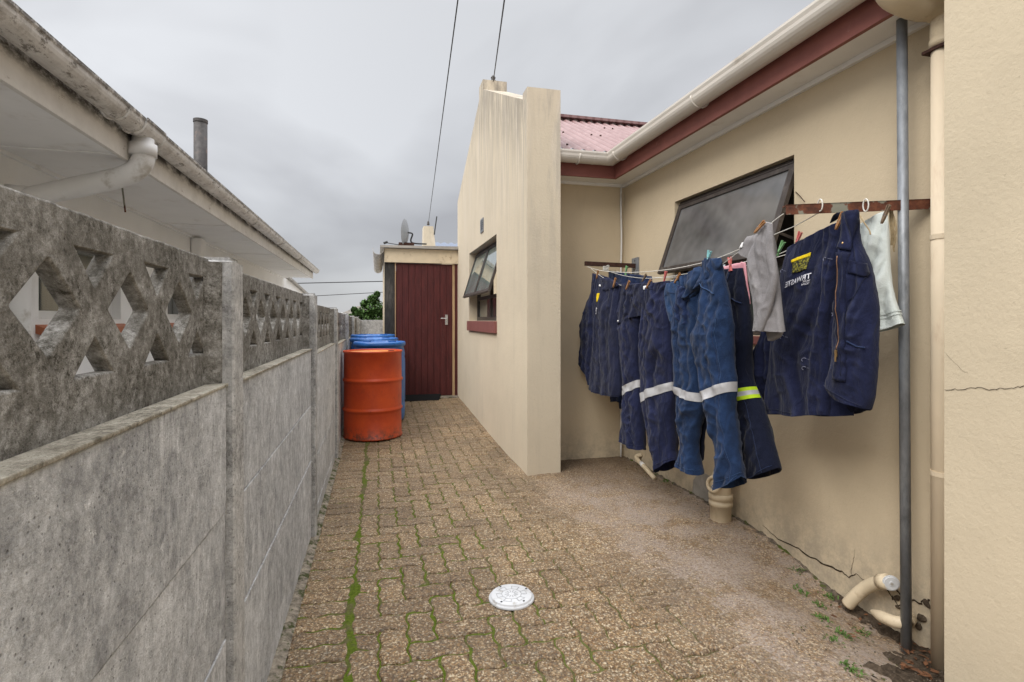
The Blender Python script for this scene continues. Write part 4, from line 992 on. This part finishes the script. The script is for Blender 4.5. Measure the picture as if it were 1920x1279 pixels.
def vseam(cl, th, mat, parent, v0=.08, v1=.98, r=.0011):
    bm = B(); tube(bm, [cl.pt(v0+(v1-v0)*k/50, th, .0015) for k in range(51)], r, 5); finish('seam', bm, mat, parent, True)
def hem(cl, mat, parent, v=.965, r=.0011, nm='hem_stitch'):
    bm = B(); tube(bm, [cl.pt(v, pi*1.02-(pi*1.04)*k/50, .0012) for k in range(51)], r, 5); finish(nm, bm, mat, parent, True)
def lettering(cl, txt, quad, mirror, mat, name, parent, off=.004):
    cu = bpy.data.curves.new('t', 'FONT'); cu.body = txt; cu.extrude = 0; cu.offset = .018
    ob = bpy.data.objects.new('t', cu); COL.objects.link(ob); dg = bpy.context.evaluated_depsgraph_get()
    me = bpy.data.meshes.new_from_object(ob.evaluated_get(dg)); bpy.data.objects.remove(ob)
    bm = B(); bm.from_mesh(me); xs = [v.co.x for v in bm.verts]; ys = [v.co.y for v in bm.verts]; x0, x1, y0, y1 = min(xs), max(xs), min(ys), max(ys)
    (ax, ay), (bx, by), (cx, cy), (dx, dy) = quad
    for v in bm.verts:
        u = (v.co.x-x0)/(x1-x0); w_ = 1-(v.co.y-y0)/(y1-y0); u = 1-u if mirror else u
        x = (ax*(1-u)+bx*u)*(1-w_)+(dx*(1-u)+cx*u)*w_; y = (ay*(1-u)+by*u)*(1-w_)+(dy*(1-u)+cy*u)*w_; v.co = cl.at(x, y, off)
    return finish(name, bm, mat, parent)
def stud(cl, px, py, name, parent, mat='chrome', r=.005):
    p = cl.at(px, py, .004); bm = B(); d = Vector((-.75, -.65, 0)).normalized(); tube(bm, [p, p+d*.003, p+d*.0045], [r, r*.9, r*.4], 14); finish(name, bm, mat, parent, True)

# --- far jacket group
t = thing('jacket', 'navy work jacket with a small yellow badge, nearest the recess corner on the washing line', 'jacket', atX(1140, 525, 1.62))
sl_ = Cloth([(1111,513,1142,521),(1108,546,1140,550),(1097,578,1134,582),(1089,611,1130,613),(1090,644,1126,646),(1087,680,1124,686),(1101,706,1124,712),(1104,720,1124,726)], 1.68, .035, .006, .006, 8, 1)
bd = Cloth([(1123,521,1161,534),(1121,560,1164,566),(1117,600,1166,612),(1112,660,1166,670),(1107,712,1167,722),(1106,725,1166,742)], 1.62, .05, .009, .006, 9, 2, bow=.02)
garment('jacket_body', [bd], 'navy_grey', t); garment('sleeve', [sl_], 'navy', t)
hem(bd, 'near_black', t, .96); vseam(bd, pi*.35, 'near_black', t); vseam(bd, pi*.7, 'near_black', t)
patch(bd, [(1126,551),(1135,550),(1132,566),(1127,567)], 'thread_yellow', 'badge', t, .004, 8, 8)
lettering(bd, 'TE', [(1121,575),(1129,578),(1128,587),(1120,583)], True, 'thread_white', 'lettering', t)
lettering(bd, 'ON', [(1124,586),(1127.5,587),(1127.5,590),(1124,589)], True, 'thread_white', 'small_lettering', t)
patch(bd, [(1130,533.5),(1134,534.5),(1134,537.5),(1130,536.5)], 'tag_white', 'label_tag', t, .005, 3, 3)
cu_ = Cloth([(1126,522,1142,521),(1134,530,1160,534),(1128,540,1140,545)], 1.60, .012, .002, .003, 8, 3); garment('collar', [cu_], 'navy', t, 32)
seam(bd, [(1130,610),(1126,660),(1124,700),(1127,733)], 'navy', 'seam', t)
t = thing('trousers', 'dark blue trousers on the innermost line, mostly hidden behind the far jacket', 'trousers', atX(1180, 515, 1.86))
bk = Cloth([(1141,508,1222,519),(1143,560,1224,570),(1145,640,1222,650),(1143,720,1214,730),(1146,752,1204,756)], 1.86, .05, .010, .006, 8, 4)
b2 = Cloth([(1158,740,1196,745),(1161,755,1198,760),(1162,766,1198,772)], 1.85, .03, .004, .004, 8, 5)
garment('trouser_cloth', [bk, b2], 'navy_blue', t)
# --- trousers C
t = thing('trousers', 'navy trousers with flapped-over waistband, beside the farthest badge jacket', 'trousers', atX(1185, 532, 1.62))
c1 = Cloth([(1160,533,1212,530),(1160,570,1210,575),(1161,611,1204,620),(1165,677,1202,682),(1169,735,1205,730),(1166,780,1207,785),(1163.5,822,1209,846)], 1.64, .045, .008, .007, 9, 6, bow=.01)
c2 = Cloth([(1186,690,1208,690),(1190,740,1213,738),(1194,770,1213,766),(1196,790,1214,798)], 1.74, .04, .006, .006, 9, 7)
fp = Cloth([(1167,535,1213,531),(1164,560,1214,556),(1161,585,1212,578),(1159,610,1209,594)], 1.605, .014, .006, .006, 14, 8, bow=-.02)
garment('trouser_cloth', [c1, c2], 'navy', t); garment('waist_flap', [fp], 'navy_grey', t)
vseam(c1, pi*.42, 'navy_grey', t); vseam(c1, pi*.86, 'near_black', t); hem(c1, 'navy_grey', t)
band(c1, 727, 713, 743, 727, 'reflective', 'reflective_band', t); band(c2, 715, 712, 731, 728, 'reflective', 'reflective_band', t)
stud(fp, 1163, 603, 'stud', t, 'tag_white', .006); seam(c1, [(1174,740),(1190,790),(1203,835)], 'navy_grey', 'seam', t)
patch(fp, [(1209,537),(1217,534),(1214,545),(1210,543)], 'tag_white', 'care_tag', t, .006, 3, 3)
# --- trousers D
t = thing('trousers', 'narrow navy trousers with slanting silver band, just left of the denim blue pair', 'trousers', atX(1235, 530, 1.62))
d1 = Cloth([(1211,533,1262,526),(1206,575,1262,575),(1202,620,1264,620),(1201,680,1266,680),(1203,737,1267,735),(1211,790,1266,785),(1221,835,1268,838),(1231,880,1271,866)], 1.62, .055, .010, .007, 9, 9, bow=.012)
garment('trouser_cloth', [d1], 'navy', t); vseam(d1, pi*.55, 'near_black', t, .05, .5, .0018); vseam(d1, pi*.2, 'navy_grey', t); hem(d1, 'navy_grey', t); hem(d1, 'near_black', t, .05, .0016, 'waist_seam'); band(d1, 739, 717, 756, 733, 'reflective', 'reflective_band', t)
seam(d1, [(1252,740),(1256,800),(1254,868)], 'navy_grey', 'seam', t); seam(d1, [(1216,760),(1226,820),(1232,870)], 'navy_grey', 'seam', t)
fq = Cloth([(1213,533,1238,530),(1212,560,1232,558),(1212,590,1226,584)], 1.595, .010, .004, .004, 12, 19); garment('waist_flap', [fq], 'navy_grey', t, 40)
# --- light blue pair
t = thing('trousers', 'brighter denim blue trousers with wide silver knee bands, largest pair in front', 'trousers', atX(1320, 495, 1.58))
e1 = Cloth([(1264,525,1322,503),(1261,560,1324,556),(1262,612,1318,618),(1265,670,1318,672),(1267,722,1320,738),(1270,765,1322,765),(1272,802,1316,806),(1275,836,1312,848),(1267,868,1317,894)], 1.60, .05, .009, .0055, 8, 10)
f1 = Cloth([(1318,489,1350,484),(1317,528,1360,525),(1309,601,1374,598),(1297,632,1376,634),(1307,668,1378,668),(1316,715,1382,712),(1322,752,1382,745),(1331,795,1382,790),(1339,840,1388,840),(1343,880,1395,876),(1338,910,1399,897)], 1.56, .06, .008, .006, 7, 11, bow=.022)
e3 = Cloth([(1302,735,1325,735),(1310,780,1327,780),(1311,820,1322,820),(1310,858,1319,864)], 1.66, .03, .005, .005, 9, 12)
garment('left_leg', [e1], 'denim', t); garment('right_leg', [f1], 'denim', t); garment('lining', [e3], 'near_black', t)
fl1 = Cloth([(1250,531,1272,527),(1246,552,1274,552),(1250,580,1270,584),(1257,606,1266,612)], 1.575, .010, .003, .006, 12, 13)
wb = Cloth([(1284,517,1312,499),(1283,535,1318,512),(1281,562,1314,540),(1279,562,1300,560)], 1.575, .016, .006, .010, 12, 14)
wb2 = Cloth([(1320,485,1352,484),(1316,510,1352,500),(1300,545,1326,528),(1282,562,1300,550)], 1.545, .012, .004, .006, 10, 15)
fl2 = Cloth([(1272,535,1290,540),(1268,575,1296,585),(1270,598,1298,596),(1276,612,1294,606)], 1.57, .016, .006, .01, 12, 16)
garment('pocket_bag', [fl1], 'denim_light', t, 40); garment('waistband', [wb, wb2], 'denim', t, 48); garment('fly_fold', [fl2], 'navy_blue', t, 40)
vseam(f1, pi*.25, 'denim_light', t, .2); vseam(f1, pi*.28, 'navy_blue', t, .2); vseam(e1, pi*.6, 'navy_blue', t, .15, .97, .0016); hem(e1, 'denim_light', t); hem(f1, 'denim_light', t, .95)
band(f1, 737, 717, 757, 736, 'reflective', 'reflective_band', t); band(e1, 720, 738, 735, 755, 'reflective', 'reflective_band', t)
seam(f1, [(1320,528),(1328,538),(1342,545),(1356,551)], 'denim_light', 'pocket_edge', t, .003, .004); seam(f1, [(1330,530),(1326,560),(1322,600)], 'denim', 'seam', t, .002)
seam(f1, [(1340,900),(1360,908),(1385,902),(1397,892)], 'denim_light', 'hem_stitch', t, .0012)
stud(fl2, 1271, 596, 'stud', t, 'tag_white', .004); seam(fl1, [(1248,556),(1258,548),(1268,550)], 'navy_blue', 'seam', t)
# --- dark pair behind
t = thing('trousers', 'almost black trousers with yellow and silver bands, behind the denim blue pair', 'trousers', atX(1372, 503, 1.72))
g1 = Cloth([(1352,506,1392,502),(1352,568,1403,566),(1354,636,1411,636),(1360,695,1412,694),(1368,740,1422,736),(1376,770,1434,766),(1382,800,1443,797),(1389,840,1455,838),(1394,878,1464,874),(1397,896,1465,880)], 1.72, .055, .008, .005, 7, 17, bow=.012)
garment('trouser_cloth', [g1], 'near_black', t); vseam(g1, pi*.3, 'navy_blue', t, .3)
for a, b, m_, nm in ((0, .3, 'neon', 'yellow_band'), (.3, .68, 'reflective', 'reflective_band'), (.68, 1, 'neon', 'yellow_band')):
    band(g1, 737+21*a, 726+21*a, 737+21*b, 726+21*b, m_, nm, t)
seam(g1, [(1372,555),(1386,562),(1399,569)], 'navy_blue', 'pocket_edge', t, .003); seam(g1, [(1378,512),(1373,540),(1370,560)], 'navy_blue', 'seam', t, .002)
seam(g1, [(1400,888),(1430,890),(1462,873)], 'navy_blue', 'hem_stitch', t, .0012)
t = thing('cloth', 'thin pink garment with a hanging strap behind the dark trousers', 'garment', atX(1375, 500, 1.76))
p1 = Cloth([(1354,501,1394,492),(1354,509,1399,499),(1356,516,1398,508)], 1.78, .01, .003, .004, 10, 18); p2 = Cloth([(1389,491,1398,493),(1394,520,1401,521),(1400,548,1405,549),(1403,568,1407,570)], 1.74, .006, .001, .002, 10, 20)
garment('pink_fabric', [p1, p2], 'pink_cloth', t, 32)
# --- grey towel
t = thing('towel', 'folded grey terry towel pegged over the front line before the big jacket', 'towel', atX(1438, 418, 1.60))
w1 = Cloth([(1432,417,1446,418),(1419,445,1451,450),(1403,483,1456,488),(1405,524,1461,528),(1411,562,1466,568),(1414,592,1470,606),(1411,619,1471,624)], 1.585, .03, .007, .003, 9, 21, top=.5)
w2 = Cloth([(1401,443,1428,436),(1392,460,1424,466),(1384,475,1418,490)], 1.60, .02, .004, .002, 9, 22)
w3 = Cloth([(1436,612,1470,618),(1437,624,1464,632),(1440,640,1448,640)], 1.61, .012, .002, .002, 9, 23); w4 = Cloth([(1440,418,1449,420),(1436,470,1452,470),(1444,520,1458,522),(1430,570,1448,575),(1412,617,1431,622)], 1.55, .012, .003, .002, 9, 24)
garment('towel_cloth', [w1, w2, w3, w4], 'grey_towel', t); patch(w2, [(1389,456),(1400,455),(1399,465),(1389,466)], 'tag_white', 'care_tag', t, .006, 4, 4)
# --- big jacket
t = thing('jacket', 'big navy jacket turned inside out with mirrored white lettering and a copper zip', 'jacket', atX(1540, 430, 1.8))
j1 = Cloth([(1476,466,1584,412),(1466,510,1592,472),(1457,560,1596,545),(1449,620,1598,618),(1442,690,1600,690),(1437,735,1600,740),(1436,777,1600,779)], 1.80, .05, .009, .0035, 7, 25, top=.2)
j2 = Cloth([(1545,433,1578,416),(1542,500,1576,500),(1541,560,1571,562),(1528,620,1562,622),(1518,700,1563,700),(1512,776,1562,780)], 1.765, .035, .004, .005, 9, 26)
j3 = Cloth([(1584,400,1610,394),(1579,440,1614,448),(1574,490,1630,490),(1569,560,1645,558),(1564,620,1648,628),(1559,680,1646,690),(1548,722,1641,742),(1562,744,1636,768)], 1.72, .045, .006, .004, 9, 27, top=.3)
j4 = Cloth([(1566,700,1643,700),(1558,740,1641,742),(1557,778,1634,772)], 1.82, .03, .004, .004, 9, 28)
j5 = Cloth([(1442,590,1474,590),(1422,640,1462,640),(1409,690,1452,690),(1406,722,1443,735),(1413,752,1430,756),(1416,768,1420,768)], 1.84, .035, .007, .008, 10, 29, top=.8)
j6 = Cloth([(1556,419,1582,406),(1566,402,1604,394),(1590,396,1612,402)], 1.78, .014, .002, .003, 10, 30)
garment('jacket_body', [j1, j2], 'navy', t, 96); garment('front_panel', [j3], 'navy', t, 80); garment('inner_hem', [j4], 'near_black', t); garment('sleeve', [j5], 'navy', t); garment('collar', [j6], 'near_black', t, 40)
patch(j3, [(1588,398),(1611,398),(1611,470),(1588,466)], 'navy', 'neck_flap', t, .008, 10, 20, .004)
patch(j3, [(1585,474),(1611,474),(1609,716),(1586,712)], 'navy', 'zip_placket', t, .007, 10, 50, .003)
seam(j3, [(1594,481),(1594.5,560),(1595.5,655)], 'zip_copper', 'zip', t, .0016, .0095, 20)
for x in (1590, 1600): seam(j3, [(x,480),(x+.5,560),(x+1,705)], 'near_black', 'seam', t, .0009, .008, 20)
p = j3.at(1595.5, 662, .012); bm = B(); box(bm, p.x-.003, p.x+.003, p.y-.004, p.y+.004, p.z-.014, p.z+.012, .001); box(bm, p.x-.004, p.x, p.y-.003, p.y+.003, p.z-.032, p.z-.012, .001); finish('zip_pull', bm, 'brass', t)
stud(j3, 1597.5, 457, 'stud', t, 'brass', .0055)
patch(j3, [(1613,488),(1634,494),(1637,519),(1613,512)], 'navy', 'pocket_flap', t, .006, 8, 8, .003)
seam(j3, [(1612,563),(1622,558),(1632,535),(1636,520)], 'near_black', 'seam', t, .0012); seam(j3, [(1612,640),(1626,650),(1640,652)], 'navy_blue', 'pocket_edge', t, .003)
seam(j3, [(1553,722),(1590,738),(1612,752),(1632,762)], 'navy_grey', 'hem_stitch', t, .001); seam(j1, [(1440,766),(1480,770),(1520,771)], 'navy_grey', 'hem_stitch', t, .001)
n = N('badge_cloth', .9, .1); n.color(n.ramp(n.noise(130, 3, .6), [(.42, (.02, .022, .03)), (.52, (.16, .15, .03)), (.66, (.33, .30, .06))])); M['badge_cloth'] = n.m
patch(j1, [(1501,491),(1535,477),(1535,503.5),(1506,512)], 'badge_cloth', 'badge', t, .005, 14, 10)
patch(j1, [(1500,487),(1534.5,472),(1535,478.5),(1501,492.5)], 'thread_yellow', 'badge_bar', t, .0065, 14, 5)
lettering(j1, 'TRWASTE', [(1494.5,529),(1544,510.5),(1544,521),(1493,539.5)], True, 'thread_white', 'lettering', t, .006)
lettering(j1, 'NOR', [(1531.5,526),(1544,523),(1544,526.5),(1531.5,529.5)], True, 'thread_white', 'small_lettering', t, .006)
lettering(j1, 'TION', [(1530,531.5),(1544,527.8),(1544,531.5),(1530,535)], True, 'thread_white', 'small_lettering', t, .006)
patch(j1, [(1499,449),(1514,442),(1516,446),(1502,454)], 'galvanised', 'hanger_tab', t, .006, 4, 4)
seam(j1, [(1507,457),(1506,470),(1505,480)], 'near_black', 'seam', t, .001); seam(j1, [(1516,452),(1515,465),(1514,474)], 'near_black', 'seam', t, .001)
n = N('lint', .95, .1); n.color((.22, .23, .32)); M['lint'] = n.m
bm = B()
for px, py in ((1558,486),(1476,508),(1490,632),(1538,690),(1575,590),(1536,674)):
    c = Vector((px, py)); cl = j2 if (px > 1543 and py < 600) else j1
    if px == 1575: cl = j3
    tube(bm, [cl.at(px+4*cos(a_/2.2+2), py+3.2*sin(a_/2.2+2), .0045) for a_ in range(9)], .0012, 5); tube(bm, [cl.at(px+6+2*k, py+.3*k-1, .004) for k in range(5)], .0006, 5)
finish('lint_mark', bm, 'lint', t)
# --- pale towel
t = thing('towel', 'pale mint green towel hanging behind the big jacket by the pole', 'towel', atX(1650, 398, 1.93))
m1 = Cloth([(1612,421,1664,395),(1614,450,1667,440),(1618,500,1670,502),(1628,550,1677,552),(1638,590,1688,588),(1647,623,1695.5,606)], 1.92, .022, .005, .003, 8, 31, top=.3)
garment('towel_cloth', [m1], 'mint_towel', t, 72); band(m1, 596, 581, 598, 583, 'mint_towel', 'woven_border', t, .004); band(m1, 602, 587, 604, 589, 'mint_towel', 'woven_border', t, .004)

# --- lines
def line(label, pts, r=.0019):
    P = [atX(a, b, c) for a, b, c in pts]; t = thing('washing_line', label, 'washing line', P[0], 'white washing lines strung between the two brackets')
    bm = B(); tube(bm, curve(P, 6), r, 8); finish('cord', bm, 'cord_white', t, True); return t
line('outermost white washing line, tied to the very tips of both rusty brackets', [(1469,401,1.585),(1446,419,1.59),(1415,452,1.6),(1394,464,1.6),(1340,486,1.6),(1290,499,1.6),(1240,507,1.6),(1180,511,1.61),(1130,508,1.63),(1100,500,1.65)])
line('second white washing line from the open end of the bracket, crossing behind the grey towel', [(1534,400,1.70),(1490,424,1.67),(1450,441,1.65),(1415,460,1.63),(1388,471,1.61),(1348,499,1.61),(1300,517,1.61),(1262,526,1.61),(1232,534,1.61),(1170,536,1.62),(1130,520,1.66),(1103,499,1.70)])
line('third white washing line carrying the big inside-out jacket', [(1600,397,1.83),(1575,414,1.81),(1519,444,1.81),(1462,476,1.80),(1410,488,1.79),(1350,502,1.78),(1290,513,1.77),(1220,522,1.77),(1170,517,1.8),(1130,505,1.84)])
line('innermost white washing line behind the pale towel', [(1672,392,1.98),(1640,404,1.96),(1612,422,1.95),(1520,462,1.92),(1430,490,1.9),(1350,508,1.88),(1260,520,1.86),(1185,517,1.88),(1150,506,1.93)])
t = thing('cord_knot', 'tangled white cord knot on the far rusty bracket', 'cord', atX(1135, 502, 1.74))
bm = B()
for k in range(9):
    c = atX(1135, 503, 1.74); tube(bm, curve([c+Vector((R.uniform(-.03, .03), -.02, R.uniform(-.025, .025))) for _ in range(4)], 5), .0025, 6)
finish('knot', bm, 'cord_white', t, True)
bm = B()
for px, X in ((1534, 1.70), (1619, 1.80)):
    c = atX(px, 384, X); c.y -= .01; tube(bm, [c+Vector((.0, .012*cos(a_), .024*sin(a_)-.004)) for a_ in [k*pi/6 for k in range(13)]], .0026, 6, False)
k = thing('cord_loop', 'white cord loops wound round the near rusty bracket', 'cord', atX(1600, 384, 1.8)); finish('loop', bm, 'cord_white', k, True)

# --- pegs
def peg(px, py, X, tilt, mat, label, yaw=0., op=.10, sc=1.):
    p = atX(px, py, X-.03); t = thing('clothes_peg', label, 'clothes peg', p, 'clothes pegs on the washing lines')
    Rm = Matrix.Rotation(yaw, 4, 'Z') @ Matrix.Rotation(tilt, 4, 'X')
    for s in (-1, 1):
        bm = B(); pr_ = [(.0005, -.036), (.0035, -.036), (.0055, -.02), (.0055, .0), (.0045, .036), (.0018, .036), (.0008, .0), (.0016, -.012), (.0006, -.016)]
        prism(bm, pr_, 0, -.005, .005)
        for v in bm.verts: v.co = Matrix.Rotation(-s*op*.5, 3, 'X') @ Vector((v.co.x, s*v.co.y, v.co.z)); v.co = (Rm @ (v.co*sc))
        finish('prong', bm, mat, t, local=True)
    bm = B(); tube(bm, [Rm @ (Vector((.006*math.copysign(1, k-6)*0+(k-6)*.001, .006*cos(k*1.6), .006*sin(k*1.6)-.004))*sc) for k in range(13)], .0009, 5); finish('spring', bm, 'galvanised', t, local=True)
W_, PK, GR, BL, GY = 'peg_wood', 'peg_pink', 'peg_green', 'peg_blue', 'peg_grey'
for a in (
 (1120,515,1.66,.5,W_,'wooden peg at the far shoulder of the farthest navy jacket'),
 (1152,530,1.61,.55,W_,'wooden peg on the badge jacket collar, left of the flapped trousers'),
 (1177,535,1.605,.75,W_,'wooden peg at the left end of the flapped waistband'),
 (1174,507,1.84,.4,GR,'small pale green peg in front of the far rusty bracket',0,.5),
 (1208,521,1.75,.9,GY,'dark wooden peg above the middle of the flapped trousers'),
 (1216,533,1.61,.85,W_,'wooden peg at the right end of the flapped waistband by a white tag'),
 (1247,519,1.74,.35,PK,'dark pink peg left of the denim blue trousers waist',0,.35),
 (1270,522,1.60,.85,W_,'brown wooden peg at the left top corner of the denim blue trousers'),
 (1328,483,1.575,.35,BL,'turquoise peg on top of the denim blue trousers',0,.5),
 (1369,495,1.72,-.1,PK,'salmon pink peg on the pink garment behind the denim trousers',0,.45),
 (1424,426,1.585,1.0,W_,'orange brown wooden peg left of the grey towel top'),
 (1463,466,1.78,.6,GR,'bright green peg at the left shoulder of the big jacket',0,.3),
 (1496,449,1.84,.45,PK,'pink peg behind the left shoulder of the big jacket',0,.3),
 (1574,414,1.76,.5,W_,'large wooden peg on the collar of the big jacket'),
 (1660,402,1.90,.45,GY,'weathered brown peg at the top of the pale mint towel')):
    peg(*a)

# ------------------------------------------------------------------ weeds and litter
rg = random.Random(11)
spots = [(1495,1050,'beside the cracked strip below the hanging trousers'),(1499,1084,'in the cement skim, below the crack'),(1533,1103,'short tuft halfway down the cracked wall foot'),(1557,1084,'at the wall foot, left of the capped pipe'),(1540,1136,'in the cement skim, left of the capped pipe'),(1580,1166,'widest tuft in the cement skim'),(1562,1190,'below the widest tuft'),(1616,1143,'between the capped pipe and the broken pipe'),(1598,1256,'bright tuft at the bottom edge of the picture'),(1232,888,'beside the banded waste pipe in the far corner'),(1250,905,'small tuft under the hanging trousers at the wall')]
for k, (px, py, s_) in enumerate(spots):
    c = atZ(px, py, 0.); c.z = g(c.x, c.y)
    if c.x > 2.06: c.x = 2.06
    t = thing('weed', 'green weed tuft '+s_, 'weed', c, 'weed tufts in the paving'); bm = B()
    for _ in range(46 if k in (5, 8) else 26):
        a_ = rg.random()*6.28; r_ = rg.random()*.035; p = Vector((c.x+r_*cos(a_)*.8, c.y+r_*sin(a_)*1.3, c.z-.004)); h = rg.uniform(.012, .034); d = Vector((rg.uniform(-1, 1), rg.uniform(-1, 1), 0)).normalized(); q = Vector((-d.y, d.x, 0))*rg.uniform(.0016, .0042)
        vs = [bm.verts.new(x) for x in (p-q, p+q, p+q*1.1+d*h*.6+Vector((0, 0, h*.7)), p+d*h*1.2+Vector((0, 0, h*.6)), p-q*1.1+d*h*.6+Vector((0, 0, h*.7)))]; bm.faces.new(vs)
    finish('leaves', bm, 'weed_green', t)
bm = B()
for _ in range(90):
    px, py = (rg.uniform(1690, 1765), rg.uniform(1195, 1290)) if rg.random() < .75 else (rg.uniform(1560, 1700), rg.uniform(1110, 1230))
    c = atZ(px, py, -.09); c.z = g(c.x, c.y)+.022+rg.random()*.012
    m3 = Matrix.Rotation(rg.random()*6.3, 3, 'Z') @ Matrix.Rotation(rg.uniform(-.7, .7), 3, 'X'); s_ = rg.uniform(.006, .018)
    pl = [(-1, 0, 0), (-.4, .38, .12), (.4, .36, .14), (1, 0, .05), (.4, -.36, .12), (-.4, -.36, .1)]
    vs = [bm.verts.new(c+m3 @ (Vector(v)*s_)) for v in pl]; bm.faces.new(vs)
tag(finish('leaf_litter', bm, 'dead_leaf'), kind='stuff')
bm = B()
for _ in range(420):
    if rg.random() < .6: x, y = rg.uniform(1.45, 2.09), rg.uniform(1.0, 1.75)
    else: x, y = rg.uniform(1.88, 2.09), rg.uniform(1.7, 4.2)
    s_ = rg.uniform(.0015, .005)*(1.5 if rg.random() < .08 else 1); m4 = Matrix.Translation((x, y, g(x, y)+(.022 if y < 1.6 and x > 1.6 else .010)+s_*.4)) @ Matrix.Rotation(rg.random()*6, 4, 'Z') @ Matrix.Diagonal((1, rg.uniform(.5, 1), .6, 1)); bmesh.ops.create_icosphere(bm, subdivisions=1, radius=s_, matrix=m4)
tag(finish('grit', bm, 'foot_dirt'), kind='stuff')
